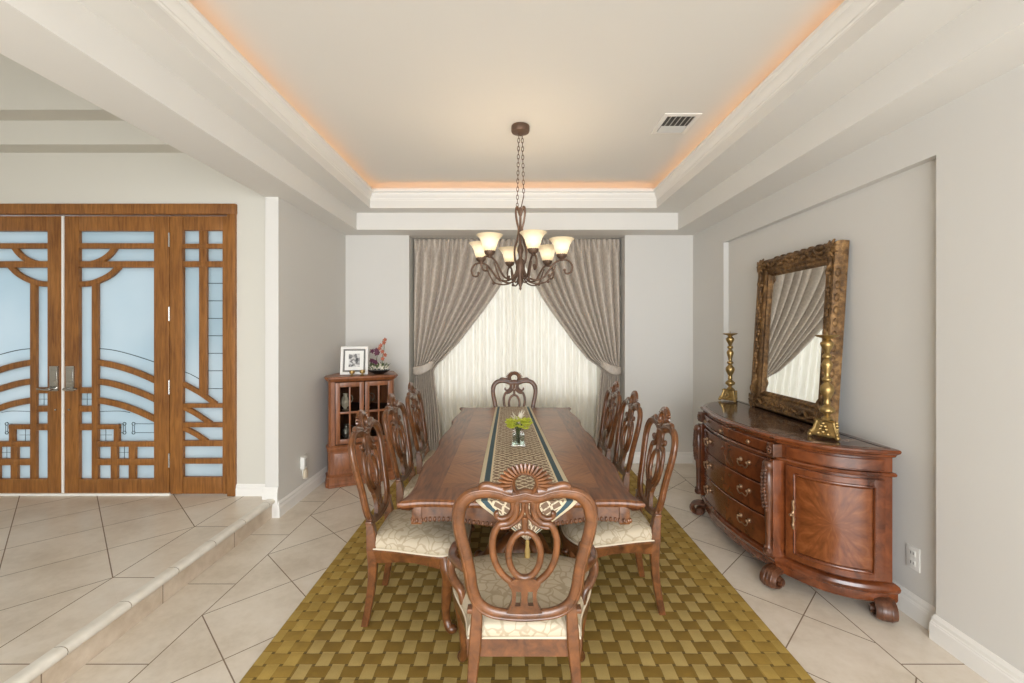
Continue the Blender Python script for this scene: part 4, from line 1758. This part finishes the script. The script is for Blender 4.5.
# scroll feet
for fx, fy, dirv in ((-0.462, -0.505, (-0.85, -0.53)), (-0.462, 0.505, (-0.85, 0.53)), (-0.062, -0.790, (-0.40, -0.92)), (-0.062, 0.790, (-0.40, 0.92))):
    dv = Vector((dirv[0], dirv[1], 0))
    tv = Vector((-dv.y, dv.x, 0))
    b = B()
    c = Vector((fx, fy, 0))
    def q_(a, z): return c + dv * a * 1.22 + Vector((0, 0, z))
    path = spline([q_(-0.045, 0.105), q_(0.015, 0.104), q_(0.060, 0.096), q_(0.082, 0.068), q_(0.078, 0.034), q_(0.048, 0.0175), q_(0.016, 0.026), q_(0.010, 0.050), q_(0.030, 0.064), q_(0.048, 0.052)], 4)
    b.tube(path, [(0.0165, 0.050) for _ in path], 10, ref=tuple(tv))
    for s in (-1, 1):
        b.tube([c + dv * 0.040 + tv * s * 0.036 + Vector((0, 0, 0.046)), c + dv * 0.040 + tv * s * 0.060 + Vector((0, 0, 0.046))], 0.020, 10)
    b.tube([c + Vector((0, 0, 0.075)), c + Vector((0, 0, 0.10))], 0.035, 10)
    for k in (-1, 0, 1):
        b.tube([p + tv * k * 0.020 + (p - c - dv * 0.03 - Vector((0, 0, 0.058))).normalized() * 0.013 for p in path[:18]], 0.006, 6)
    b.build('scroll_foot', 'side_carve', SB, 60)
for y in (-0.72, 0.72):
    pass

# ------------------------------------------------------------------ mirror
MY0, MY1 = 2.86, 3.78
MZ0 = 0.918
MH = 1.22
MW = MY1 - MY0
lean = R(3.6)
mir = thing('wall_mirror', 'large mirror in an ornate gilt frame leaning on the sideboard', 'mirror', (2.050, (MY0 + MY1) / 2, MZ0 + 0.004))
mir.rotation_euler = (0, lean, 0)
# local: x depth (negative to the room), y width, z height
def rect(o, x):
    hw_, = (MW / 2,)
    return [(x, -hw_ + o, o), (x, hw_ - o, o), (x, hw_ - o, MH - o), (x, -hw_ + o, MH - o)]


b = B()
prof = [(0.0, 0.045), (0.0, 0.0), (0.004, -0.022), (0.014, -0.034), (0.030, -0.036), (0.042, -0.024), (0.060, -0.018), (0.080, -0.020), (0.092, -0.012), (0.104, 0.000), (0.112, -0.006), (0.124, -0.006), (0.132, 0.004), (0.145, 0.016), (0.145, 0.045)]
b.rings([rect(o, x) for o, x in prof], cap=False)
mf = b.build('frame', 'gilt', mir, 40)
b = B().box((0.014, -MW / 2 + 0.13, 0.13), (0.022, MW / 2 - 0.13, MH - 0.13))
b.build('mirror_glass', 'mirror', mir, 0)
b = B().box((0.024, -MW / 2 + 0.02, 0.02), (0.044, MW / 2 - 0.02, MH - 0.02))
b.build('backing', 'interior', mir, 0)
# ornaments
random.seed(5)
for cy, cz in ((-1, 0), (1, 0), (-1, 1), (1, 1)):
    b = B()
    c = Vector((-0.034, cy * (MW / 2 - 0.055), 0.055 if cz == 0 else MH - 0.055))
    for k in range(9):
        a_ = k * 2 * pi / 9
        L = 0.06 + 0.012 * (k % 2)
        d_ = Vector((0, cos(a_), sin(a_)))
        b.tube([c, c + d_ * L * 0.5 + Vector((-0.012, 0, 0)), c + d_ * L + Vector((-0.002, 0, 0))], [(0.008, 0.008), (0.014, 0.010), (0.004, 0.006)], 6, ref=(1, 0, 0))
    b.ball(c + Vector((-0.010, 0, 0)), 0.018, 8)
    sy, sz = -cy, (1 if cz == 0 else -1)
    for d_ in (Vector((0, sy, 0)), Vector((0, 0, sz))):
        nn_ = Vector((0, d_.z, -d_.y))
        b.tube(spline([c + d_ * 0.05, c + d_ * 0.10 + nn_ * 0.018 + Vector((-0.01, 0, 0)), c + d_ * 0.15 - nn_ * 0.014 + Vector((-0.008, 0, 0)), c + d_ * 0.20 + nn_ * 0.012, c + d_ * 0.23 + Vector((0.006, 0, 0))], 4), [0.014 - 0.0006 * k for k in range(17)], 6)
    b.build('corner_ornament', 'gilt', mf, 60)
for side in range(4):
    b = B()
    L = MW if side in (0, 2) else MH
    k = 0.20
    i = 0
    while k < L - 0.20:
        dy = 0.014 * sin(i * 1.3)
        rr_ = 0.013 + 0.006 * abs(sin(i * 0.9))
        u = 0.052 + dy
        if side == 0: p = (-0.026, -MW / 2 + k, u)
        elif side == 2: p = (-0.026, -MW / 2 + k, MH - u)
        elif side == 1: p = (-0.026, MW / 2 - u, k)
        else: p = (-0.026, -MW / 2 + u, k)
        b.ball(p, rr_, 7, (0.9, 1.2 if side in (0, 2) else 0.9, 0.9 if side in (0, 2) else 1.2))
        # outer edge scallops
        if i % 3 == 0:
            o = 0.003
            q = {0: (-0.012, -MW / 2 + k, 0.016), 2: (-0.012, -MW / 2 + k, MH - o), 1: (-0.012, MW / 2 - o, k), 3: (-0.012, -MW / 2 + o, k)}[side]
            b.ball(q, 0.015, 7, (1.2, 2.0 if side in (0, 2) else 0.7, 0.7 if side in (0, 2) else 2.0))
        k += 0.027
        i += 1
    b.build('carved_garland', 'gilt', mf, 60)

# ------------------------------------------------------------------ candlesticks
def candlestick(loc, label):
    t = thing('candlestick', label, 'candlestick', loc, 0, 'brass candlesticks on the sideboard')
    b = B()
    tri = []
    for k in range(3):
        a_ = 2 * pi * k / 3 + pi / 6
        for j, rr_ in ((-0.38, 0.068), (0, 0.090), (0.38, 0.068)):
            tri.append((rr_ * cos(a_ + j), rr_ * sin(a_ + j)))
    b.loft(tri, [(0, 0.014), (0.002, 0.022), (-0.006, 0.030), (-0.016, 0.040), (-0.020, 0.075), (-0.026, 0.095), (-0.018, 0.102), (-0.034, 0.112)])
    for k in range(3):
        a_ = 2 * pi * k / 3 + pi / 6
        c = Vector((0.086 * cos(a_), 0.086 * sin(a_), 0.014))
        b.ball(c, 0.014, 8)
        b.ball(c * 0.92 + Vector((0, 0, 0.020)), 0.012, 8)
        b.tube(spline([c * 0.9 + Vector((0, 0, 0.015)), c * 0.72 + Vector((0, 0, 0.05)), c * 0.60 + Vector((0, 0, 0.09))], 3), 0.009, 6)
        a2 = a_ + pi / 3
        for z_, o_ in ((0.040, 0.0), (0.056, 0.016), (0.056, -0.016), (0.074, 0.010), (0.074, -0.010), (0.09, 0.0), (0.03, 0.026), (0.03, -0.026)):
            b.ball((0.047 * cos(a2) - o_ * sin(a2), 0.047 * sin(a2) + o_ * cos(a2), z_), 0.011, 6)
    b.build('base', 'brass', t, 50)
    b = B()
    pr = [(0.030, 0.108), (0.022, 0.120), (0.012, 0.130), (0.018, 0.142), (0.034, 0.155), (0.036, 0.170), (0.022, 0.185), (0.012, 0.195), (0.018, 0.205), (0.014, 0.215), (0.016, 0.235), (0.028, 0.262), (0.034, 0.285), (0.030, 0.305), (0.016, 0.322), (0.013, 0.332), (0.024, 0.342), (0.024, 0.352), (0.012, 0.362), (0.014, 0.385), (0.020, 0.410), (0.026, 0.438), (0.018, 0.458), (0.011, 0.468), (0.022, 0.480), (0.020, 0.492), (0.011, 0.502), (0.017, 0.520), (0.028, 0.545), (0.032, 0.562), (0.022, 0.575), (0.014, 0.585), (0.020, 0.592)]
    pr = [(r_ * 1.14, h_) for r_, h_ in pr]
    b.lathe(pr, n=16)
    for z_, r_ in ((0.162, 0.034), (0.285, 0.031), (0.435, 0.023), (0.552, 0.027)):
        for k in range(8):
            a_ = k * pi / 4
            b.ball((r_ * cos(a_), r_ * sin(a_), z_), 0.0075, 6, (1, 1, 1.5))
    b.build('stem', 'brass', t, 60)
    b = B()
    b.lathe([(0.018, 0.590), (0.030, 0.594), (0.054, 0.602), (0.062, 0.610), (0.060, 0.612), (0.040, 0.606), (0.004, 0.604), (0.003, 0.612), (0.001, 0.635)], n=24)
    b.build('drip_pan', 'brass', t, 50)
    return t


candlestick((1.975, 4.02, 0.9185), 'tall ornate brass candlestick left of the mirror, at the far end of the sideboard')
candlestick((1.885, 2.66, 0.9185), 'tall ornate brass candlestick right of the mirror, at the near end of the sideboard')

# ------------------------------------------------------------------ curtains
YS = 5.50


def sheer_pt(u, v):
    x = AL + 0.03 + u * (AR - AL - 0.06)
    y = YS + 0.026 * sin(u * 2 * pi * 26 + 0.6 * sin(u * 40)) + 0.006 * sin(u * 2 * pi * 11 + v * 2)
    return (x, y, 0.02 + v * (ZS - 0.05))


b = B().grid(sheer_pt, 420, 10)
sh = b.build('sheer_curtain', 'sheer', smooth=180, recalc=False)
tag(sh, 'cream sheer curtain covering the whole window behind the drapes', 'curtain')

edgeL = [(0.0, -0.83), (0.6, -0.87), (1.02, -0.925), (1.09, -0.917), (1.21, -0.81), (1.40, -0.63), (1.62, -0.46), (1.86, -0.28), (2.08, -0.13), (2.35, -0.01), (2.66, 0.055)]
edgeR = [(0.0, 1.00), (0.6, 1.04), (1.02, 1.075), (1.09, 1.075), (1.21, 0.92), (1.40, 0.76), (1.62, 0.60), (1.86, 0.43), (2.08, 0.30), (2.35, 0.17), (2.66, 0.085)]


def smooth_interp(tab, x):
    # Catmull-Rom on table
    if x <= tab[0][0]: return tab[0][1]
    if x >= tab[-1][0]: return tab[-1][1]
    for i in range(len(tab) - 1):
        if x <= tab[i + 1][0]:
            p0 = tab[max(i - 1, 0)][1]; p1 = tab[i][1]; p2 = tab[i + 1][1]; p3 = tab[min(i + 2, len(tab) - 1)][1]
            t = (x - tab[i][0]) / (tab[i + 1][0] - tab[i][0])
            return 0.5 * (2 * p1 + (p2 - p0) * t + (2 * p0 - 5 * p1 + 4 * p2 - p3) * t * t + (3 * p1 - p0 - 3 * p2 + p3) * t ** 3)


def make_drape(side):
    tab = edgeL if side < 0 else edgeR
    outer = (AL + 0.02) if side < 0 else (AR - 0.02)
    ZT = ZS - 0.012
    nf = 11
    ph = [random.uniform(-0.5, 0.5) for _ in range(40)]

    def fn(u, v):
        # u: 0 outer, 1 inner ; v: 0 bottom, 1 top
        z = 0.015 + v * (ZT - 0.015)
        xi = smooth_interp(tab, z)
        # outer edge pulls in a bit at the tie
        w_t = math.exp(-((z - 1.05) / 0.25) ** 2)
        xo = outer + (-side) * 0.012 * w_t
        width = abs(xi - xo)
        x = xo + (xi - xo) * u
        amp = 0.10 * (0.45 + 0.55 * min(1, width / 1.0))
        # deeper folds mid way, pleated header at top
        hd = min(1, max(0, (z - 2.48) / 0.10))
        wave = u * nf + 0.12 * sin(u * 17)
        f1 = abs(sin(pi * wave)) ** 0.75
        f2 = abs(sin(pi * wave * 2)) ** 0.6 * 0.55
        y = 5.415 - amp * (f1 * (1 - hd) + f2 * hd)
        y += 0.010 * sin(2 * pi * wave * 0.37 + 3 * z) * (1 - hd)
        # bunching at the tie comes forward
        y -= 0.030 * w_t * sin(pi * u)
        # pinch seam line
        y += 0.008 * math.exp(-((z - 2.52) / 0.012) ** 2)
        return (x, y, z)
    b = B().grid(fn, 300, 90)
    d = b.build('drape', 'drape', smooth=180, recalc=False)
    sm_ = d.modifiers.new('thick', 'SOLIDIFY')
    sm_.thickness = 0.0015
    tag(d, 'taupe brocade drape held back at the %s side of the window' % ('left' if side < 0 else 'right'), 'curtain', 'pair of tied back drapes')
    # tieback band, hooked on the alcove side and wrapped round the bunch
    b = B()
    xi = smooth_interp(tab, 1.05)
    xo = outer
    cx, wx = (xi + xo) / 2, abs(xi - xo) / 2 + 0.004

    def tb(u, v):
        a_ = pi + (2 * pi) * u * side
        x = cx - side * wx * cos(2 * pi * u)
        y = 5.375 - 0.075 * sin(2 * pi * u) if u < 0.5 else 5.385 + 0.05 * -sin(2 * pi * u)
        sag = (1 - cos(2 * pi * u)) / 2
        zc_ = 1.16 - 0.085 * sag - 0.03 * sin(pi * sag)
        hgt = 0.085 + 0.02 * sin(pi * sag)
        return (x, y, zc_ + (v - 0.5) * hgt)
    b.grid(tb, 48, 4)
    t = b.build('tieback', 'drape', smooth=180)
    sm2 = t.modifiers.new('thick', 'SOLIDIFY')
    sm2.thickness = 0.006
    sm2.offset = 1
    t.parent = d
    return d


random.seed(9)
make_drape(-1)
make_drape(1)

# ------------------------------------------------------------------ corner curio cabinet
ang = R(26)
cab = thing('curio_cabinet', 'wooden corner curio cabinet with glass doors by the left wall', 'cabinet', (-1.490, 4.535, 0), ang)
cpoly = [(-.325, 0), (.290, 0), (.320, .05), (.36, .44), (-.07, .70), (-.345, .15), (-.345, .03)]
b = B()
b.loft(cpoly, [(0.012, 0.0), (0.020, 0.004), (0.020, 0.018), (0.014, 0.024), (0.017, 0.032), (0.012, 0.044), (0.014, 0.054), (0.008, 0.064), (0.010, 0.074), (0.004, 0.084), (0.004, 0.094), (0.012, 0.102), (0.014, 0.112), (0.0, 0.122), (-0.006, 0.128), (-0.006, 0.345), (0.002, 0.352), (0.006, 0.372), (0.010, 0.380), (0.010, 0.392), (0.0, 0.402), (-0.010, 0.410)])
b.build('base', 'cab_wood', cab, 30)
# lower panels
for x0, x1 in ((-0.285, -0.015), (0.015, 0.270)):
    B().box((x0, 0.000, 0.145), (x1, 0.010, 0.330), 0.003).build('lower_panel', 'cab_wood', cab, 20)
    # raised field
for x0, x1 in ((-0.255, -0.045), (0.045, 0.240)):
    B().box((x0, -0.006, 0.17), (x1, 0.004, 0.305), 0.004).build('raised_panel', 'cab_wood', cab, 20)
# upper carcase: back/side walls
b = B()
up = [(-.315, 0.012), (-.335, .035), (-.335, .15), (-.07, .69), (.35, .435), (.310, .055), (.290, .012)]
inn = [(-.280, 0.012), (-.312, .05), (-.312, .15), (-.065, .655), (.325, .42), (.285, .062), (.268, .012)]
rg = [[(x, y, 0.405) for x, y in up] + [(x, y, 0.405) for x, y in reversed(inn)], [(x, y, 1.05) for x, y in up] + [(x, y, 1.05) for x, y in reversed(inn)]]
b.rings(rg, cap=False)
b.build('carcase', 'cab_wood', cab, 25)
b = B()
b.loft(cpoly, [(-0.03, 1.038), (-0.006, 1.042), (0.002, 1.050), (0.014, 1.060), (0.020, 1.072), (0.026, 1.076), (0.026, 1.088), (0.020, 1.094), (-0.02, 1.095)])
b.build('top', 'cab_wood', cab, 30)
ipoly = [(-.275, .035), (.255, .035), (.280, .065), (.318, .41), (-.06, .64), (-.303, .15), (-.303, .06)]
for z in (0.412, 0.725):
    B().loft(ipoly, [(0, z), (0, z + 0.012)]).build('shelf', 'interior', cab, 20)
for s in (0, 1):
    x0, x1 = ((-0.275, -0.006), (0.006, 0.275))[s]
    b = B()
    z0, z1 = 0.425, 1.035
    b.box((x0, -0.010, z0), (x0 + 0.042, 0.012, z1), 0.003)
    b.box((x1 - 0.042, -0.010, z0), (x1, 0.012, z1), 0.003)
    b.box((x0 + 0.042, -0.010, z0), (x1 - 0.042, 0.012, z0 + 0.045), 0.003)
    b.box((x0 + 0.042, -0.010, z1 - 0.045), (x1 - 0.042, 0.012, z1), 0.003)
    xm = (x0 + x1) / 2
    b.box((xm - 0.008, -0.006, z0 + 0.04), (xm + 0.008, 0.010, z1 - 0.04), 0.002)
    b.box((x0 + 0.04, -0.006, 0.722), (x1 - 0.04, 0.010, 0.744), 0.002)
    d = b.build('door', 'cab_wood', cab, 20)
    B().box((x0 + 0.036, 0.002, z0 + 0.038), (x1 - 0.036, 0.005, z1 - 0.038)).build('glass_pane', 'cabglass', d, 0)
    B().ball(((x1 - 0.018) if s == 0 else (x0 + 0.018), -0.018, 0.74), 0.011, 8).build('knob', 'pull', d, 60)
# things inside
def cabpt(x, y, z):
    return (-1.490 + x * cos(ang) - y * sin(ang), 4.535 + x * sin(ang) + y * cos(ang), z)


M['silver'] = simple('tarnished_silver', (150, 146, 140), 0.35, 0.7, 0.3)
M['cream_china'] = simple('cream_china', (196, 186, 170), 0.3)
for k, (x, y, z, mt, lab) in enumerate(((-0.17, 0.13, 0.7375, 'cream_china', 'pale china jug on the upper shelf inside the curio cabinet, left'), (0.05, 0.16, 0.7375, 'silver', 'grey metal jug on the upper shelf inside the curio cabinet, right'), (-0.16, 0.13, 0.4245, 'silver', 'grey metal jug on the lower shelf inside the curio cabinet'))):
    b = B()
    b.lathe([(0.03, 0), (0.035, 0.006), (0.016, 0.02), (0.045, 0.06), (0.052, 0.09), (0.035, 0.13), (0.022, 0.15), (0.028, 0.17), (0.022, 0.172), (0.015, 0.15)], n=16)
    o = thing('jug', lab, 'jug', cabpt(x, y, z), 0, 'jugs inside the curio cabinet')
    b.build('vessel', mt, o, 50)
    B().tube(spline([(0.028, 0, 0.155), (0.065, 0, 0.15), (0.075, 0, 0.11), (0.048, 0, 0.075)], 4), 0.005, 6).build('handle', mt, o, 60)

# photo frame on top
CT = 1.096
pfm = thing('picture_frame', 'white picture frame holding a black and white photo, on the curio cabinet', 'picture frame', (-1.62, 4.60, CT + 0.004), R(8))
pfm.rotation_euler = (R(-10), 0, R(10))
b = B()
def fr_rect(o, y, w2=0.137, h=0.292):
    return [(-w2 + o, y, o), (w2 - o, y, o), (w2 - o, y, h - o), (-w2 + o, y, h - o)]
b.rings([fr_rect(o, y) for o, y in ((0, 0.008), (0, -0.006), (0.004, -0.010), (0.022, -0.010), (0.028, -0.004), (0.028, 0.008))], cap=False)
b.build('frame', 'trimw', pfm, 25)
B().box((-0.112, -0.002, 0.026), (0.112, 0.002, 0.268)).build('inner_border', simple('grey_beading', (120, 118, 112), 0.5, 0, 0.5, 120), pfm, 0)
B().box((-0.092, -0.005, 0.046), (0.092, -0.002, 0.248)).build('mat_board', 'plastic', pfm, 0)
B().box((-0.055, -0.007, 0.080), (0.055, -0.005, 0.215)).build('photo', 'print', pfm, 0)
B().box((-0.13, 0.002, 0.006), (0.13, 0.008, 0.286)).build('backing', 'dark', pfm, 0)
B().obox((0, 0.040, 0.105), (0.05, 0.004, 0.21), Matrix.Rotation(R(22), 3, 'X')).build('easel_back', 'dark', pfm, 0)
for k, (px_, lab) in enumerate(((352.0, 'small brass candle holder before the white picture frame, left one'), (362.3, 'small brass candle holder right of the white picture frame'))):
    x, y, _ = W(px_, 374, 4.50 + 0.05 * k)
    o = thing('candle_holder', lab, 'candle holder', (x, y, CT), 0, 'small brass candle holders')
    B().lathe([(0.022, 0), (0.024, 0.004), (0.010, 0.010), (0.008, 0.018), (0.024, 0.026), (0.028, 0.045), (0.026, 0.055), (0.023, 0.055), (0.022, 0.030), (0.002, 0.028)], n=16).build('cup', 'brass', o, 50)
# flower bowl
bx_, by_, _ = W(379, 372, 4.74)
fl = thing('flower_bowl', 'black bowl with purple and coral flowers on the curio cabinet', 'flower arrangement', (bx_, by_, CT))
B().lathe([(0.05, 0), (0.055, 0.004), (0.085, 0.015), (0.112, 0.034), (0.116, 0.042), (0.110, 0.043), (0.08, 0.024), (0.002, 0.018)], n=24).build('bowl', 'black_glaze', fl, 50)
random.seed(21)
b = B()
for k in range(40):
    a_ = random.random() * 2 * pi
    r_ = 0.10 * sqrt(random.random())
    c = Vector((r_ * cos(a_), r_ * sin(a_) * 0.8, 0.05 + 0.035 * random.random()))
    d_ = Vector((cos(a_), sin(a_), 0.5 + random.random())).normalized() * 0.045
    b.tube([c, c + d_ * 0.6, c + d_], [0.003, (0.010, 0.002), 0.001], 5, ref=(0, 0, 1))
b.tube(spline([(-0.02, 0, 0.04), (-0.03, 0, 0.12), (-0.02, 0, 0.20), (-0.045, 0, 0.25)], 4), 0.004, 6)
b.tube(spline([(0.04, 0, 0.04), (0.035, 0, 0.16), (0.055, 0, 0.28), (0.04, 0, 0.36)], 4), 0.004, 6)
b.tube(spline([(-0.05, 0, 0.04), (-0.06, 0, 0.10), (-0.05, 0, 0.15)], 4), 0.004, 6)
b.build('foliage', 'green', fl, 60)


def blossoms(cs, mat, name, rad, n=5):
    b = B()
    for c in cs:
        c = Vector(c)
        a0 = random.random() * 6
        for j in range(n):
            a_ = a0 + j * 2 * pi / n
            d_ = Vector((cos(a_), -0.6 + 0.3 * random.random(), sin(a_))).normalized() * rad
            b.tube([c, c + d_ * 0.5, c + d_], [rad * 0.12, (rad * 0.38, rad * 0.10), rad * 0.08], 6, ref=(0, 1, 0))
    b.build(name, mat, fl, 60)


blossoms([(-0.045 + 0.03 * random.random(), -0.01, z) for z in (0.12, 0.13, 0.215, 0.235, 0.25)] + [(-0.075, 0, 0.14), (-0.07, 0, 0.24), (-0.01, 0, 0.225)], 'purple', 'purple_blossom', 0.030)
blossoms([(0.04 + 0.03 * sin(z * 40), -0.01, z) for z in (0.16, 0.20, 0.235, 0.27, 0.30, 0.33, 0.36)], 'coral', 'coral_blossom', 0.026)
blossoms([(0.0, -0.05, 0.075), (0.05, -0.05, 0.07), (-0.05, -0.05, 0.07), (0.09, -0.02, 0.07), (0.02, -0.02, 0.09)], 'white_petal', 'cream_blossom', 0.030)

# ------------------------------------------------------------------ chandelier
CX, CY = 0.072, 3.42
ch = thing('chandelier', 'bronze scroll chandelier with six bell glass shades over the table', 'chandelier', (CX, CY, ZC))
# local z is relative to ceiling
def lz(z): return z - ZC


B().lathe([(0.066, 0.0), (0.070, -0.006), (0.070, -0.040), (0.066, -0.050), (0.050, -0.056), (0.020, -0.062), (0.012, -0.074), (0.002, -0.078)], n=28).build('canopy', 'iron', ch, 40)


def chain(x0, z0, x1, z1, name):
    b = B()
    L = z0 - z1
    n_ = int(L / 0.030)
    for i in range(n_):
        z = z0 - (i + 0.5) * L / n_
        x = x0 + (x1 - x0) * (i + .5) / n_
        pts_ = []
        for k in range(10):
            a_ = 2 * pi * k / 10
            u, v = 0.0085 * cos(a_), 0.020 * sin(a_)
            pts_.append((x + u, 0, z + v) if i % 2 else (x, u, z + v))
        b.tube(pts_, 0.0026, 5, loop=True)
    b.build(name, 'iron', ch, 60)


chain(-0.012, -0.065, -0.024, lz(2.50), 'chain')
chain(0.014, -0.065, 0.026, lz(2.58), 'chain')
b = B()
b.lathe([(0.010, lz(2.50)), (0.014, lz(2.47)), (0.009, lz(2.44)), (0.010, lz(2.22)), (0.020, lz(2.20)), (0.026, lz(2.17)), (0.016, lz(2.14)), (0.014, lz(2.11)), (0.032, lz(2.09)), (0.036, lz(2.04)), (0.030, lz(1.99)), (0.018, lz(1.96)), (0.022, lz(1.94)), (0.020, lz(1.92)), (0.008, lz(1.89)), (0.010, lz(1.875)), (0.001, lz(1.862))], n=16)
b.tube([(-0.024 , 0, lz(2.51)), (0.0, 0, lz(2.47)), (0.026, 0, lz(2.59))], 0.004, 6)
b.build('column', 'iron', ch, 50)
for k in range(4):
    a_ = R(45 + 90 * k)
    d_ = Vector((cos(a_), sin(a_), 0))
    pth = [(0.008, 2.44), (0.032, 2.50), (0.050, 2.47), (0.040, 2.40), (0.020, 2.33), (0.035, 2.25), (0.062, 2.18), (0.058, 2.10), (0.034, 2.06)]
    B().tube(spline([(d_.x * r_, d_.y * r_, lz(z)) for r_, z in pth], 5), 0.0075, 6).build('scroll', 'iron', ch, 60)
RA = 0.318
for k in range(6):
    a_ = R(-75 + 60 * k)
    d_ = Vector((cos(a_), sin(a_), 0))
    pth = [(0.020, 2.05), (0.050, 1.975), (0.110, 1.940), (0.175, 1.955), (0.215, 2.00), (0.262, 2.060), (0.310, 2.085), (0.365, 2.078), (0.398, 2.035), (0.385, 1.990), (0.350, 1.982), (0.340, 2.008)]
    pth2 = [(0.025, 2.00), (0.060, 1.935), (0.120, 1.912), (0.180, 1.918), (0.215, 1.935), (0.245, 1.985), (0.275, 2.050)]
    b = B()
    b.tube(spline([(d_.x * r_, d_.y * r_, lz(z)) for r_, z in pth], 5), 0.0075, 8)
    b.tube(spline([(d_.x * r_, d_.y * r_, lz(z)) for r_, z in pth2], 5), 0.0060, 8)
    b.ball((d_.x * 0.340, d_.y * 0.340, lz(2.008)), 0.011, 8)
    b.ball((d_.x * 0.215, d_.y * 0.215, lz(1.925)), 0.012, 8)
    c = (d_.x * RA, d_.y * RA, 0)
    b.lathe([(0.010, lz(2.075)), (0.014, lz(2.090)), (0.030, lz(2.100)), (0.038, lz(2.112)), (0.040, lz(2.128)), (0.034, lz(2.130)), (0.010, lz(2.118))], c, 16)
    arm = b.build('arm', 'iron', ch, 60)
    b = B()
    pr = [(0.0289, 2.121), (0.0385, 2.1236), (0.0453, 2.1422), (0.053, 2.1687), (0.0607, 2.1951), (0.0751, 2.2189), (0.0924, 2.2365), (0.0953, 2.2401), (0.0924, 2.2419), (0.0732, 2.2233), (0.0578, 2.1968), (0.0491, 2.1687), (0.0404, 2.1439), (0.025, 2.129)]
    prr = [[(c[0] + r_ * cos(2 * pi * j / 28), c[1] + r_ * sin(2 * pi * j / 28), lz(z)) for j in range(28)] for r_, z in pr]
    b.rings(prr, cap=False)
    b.build('lamp_shade', 'shade', arm, 60)
    ld = bpy.data.lights.new('bulb', 'POINT')
    ld.energy = 1.1
    ld.color = (1.0, 0.88, 0.74)
    ld.shadow_soft_size = 0.03
    lo_ = bpy.data.objects.new('bulb', ld)
    C.objects.link(lo_)
    lo_.parent = arm
    lo_.location = (c[0], c[1], lz(2.215))

# ------------------------------------------------------------------ ceiling vent
vt = thing('ceiling_vent', 'white metal air vent with grey louvres in the raised ceiling', 'vent', (1.245, 3.38, ZC))
b = B()
def vr(o, z): return [(-0.135 + o, -0.165 + o, z), (0.135 - o, -0.165 + o, z), (0.135 - o, 0.165 - o, z), (-0.135 + o, 0.165 - o, z)]
b.rings([vr(0, -0.001), vr(0.002, -0.008), (vr(0.030, -0.012)), vr(0.034, -0.004)], cap=False)
b.build('frame', 'trimw', vt, 20)
B().box((-0.102, -0.132, -0.003), (0.102, 0.132, -0.001)).build('duct', 'ventdark', vt, 0)
for k in range(5):
    x = -0.075 + 0.037 * k
    B().obox((x, -0.055, -0.010), (0.020, 0.145, 0.0015), Matrix.Rotation(R(-35), 3, 'Y')).build('louvre', 'ventgrey', vt, 0)
for k in range(4):
    y = 0.040 + 0.026 * k
    B().obox((0, y, -0.010), (0.196, 0.020, 0.0015), Matrix.Rotation(R(-35), 3, 'X')).build('louvre', 'ventgrey', vt, 0)

# ------------------------------------------------------------------ outlets
ol = thing('wall_outlet', 'white double socket on the right wall beyond the sideboard end', 'outlet', (XN, 2.42, 0.325))
B().box((-0.006, -0.040, -0.062), (0.0, 0.040, 0.062), 0.002).build('plate', 'plastic', ol, 20)
for z in (-0.026, 0.026):
    s_ = B().box((-0.009, -0.018, z - 0.016), (-0.005, 0.018, z + 0.016), 0.002).build('socket', 'plastic', ol, 20)
    B().box((-0.0098, -0.009, z - 0.007), (-0.0088, -0.006, z + 0.007)).box((-0.0098, 0.006, z - 0.007), (-0.0088, 0.009, z + 0.007)).build('slot', 'dark', s_, 0)
ol = thing('wall_outlet', 'white socket plate low on the left wall behind plugged-in devices', 'outlet', (XL, 4.17, 0.33))
B().box((0.0, -0.060, -0.062), (0.006, 0.060, 0.062), 0.002).build('plate', 'plastic', ol, 20)
pd = thing('plug_adapter', 'white plug-in adapter on the left wall socket, the upper device', 'adapter', (XL + 0.006, 4.125, 0.335))
B().box((0.0, -0.035, -0.055), (0.038, 0.035, 0.055), 0.006).build('body', 'plastic', pd, 30)
B().box((0.037, -0.020, -0.035), (0.039, 0.020, 0.035), 0.0005).build('face', 'ventgrey', pd, 20)
pd = thing('air_freshener', 'rounded cream plug-in air freshener below the left wall adapter', 'air freshener', (XL, 4.16, 0.225))
B().lathe([(0.020, -0.045), (0.034, -0.040), (0.036, 0.0), (0.030, 0.035), (0.016, 0.042)], (0.022, 0, 0), 16, sc=(0.55, 1)).build('body', 'piping', pd, 50)
B().box((0.0, -0.015, -0.02), (0.01, 0.015, 0.048), 0.002).build('plug', 'plastic', pd, 20)
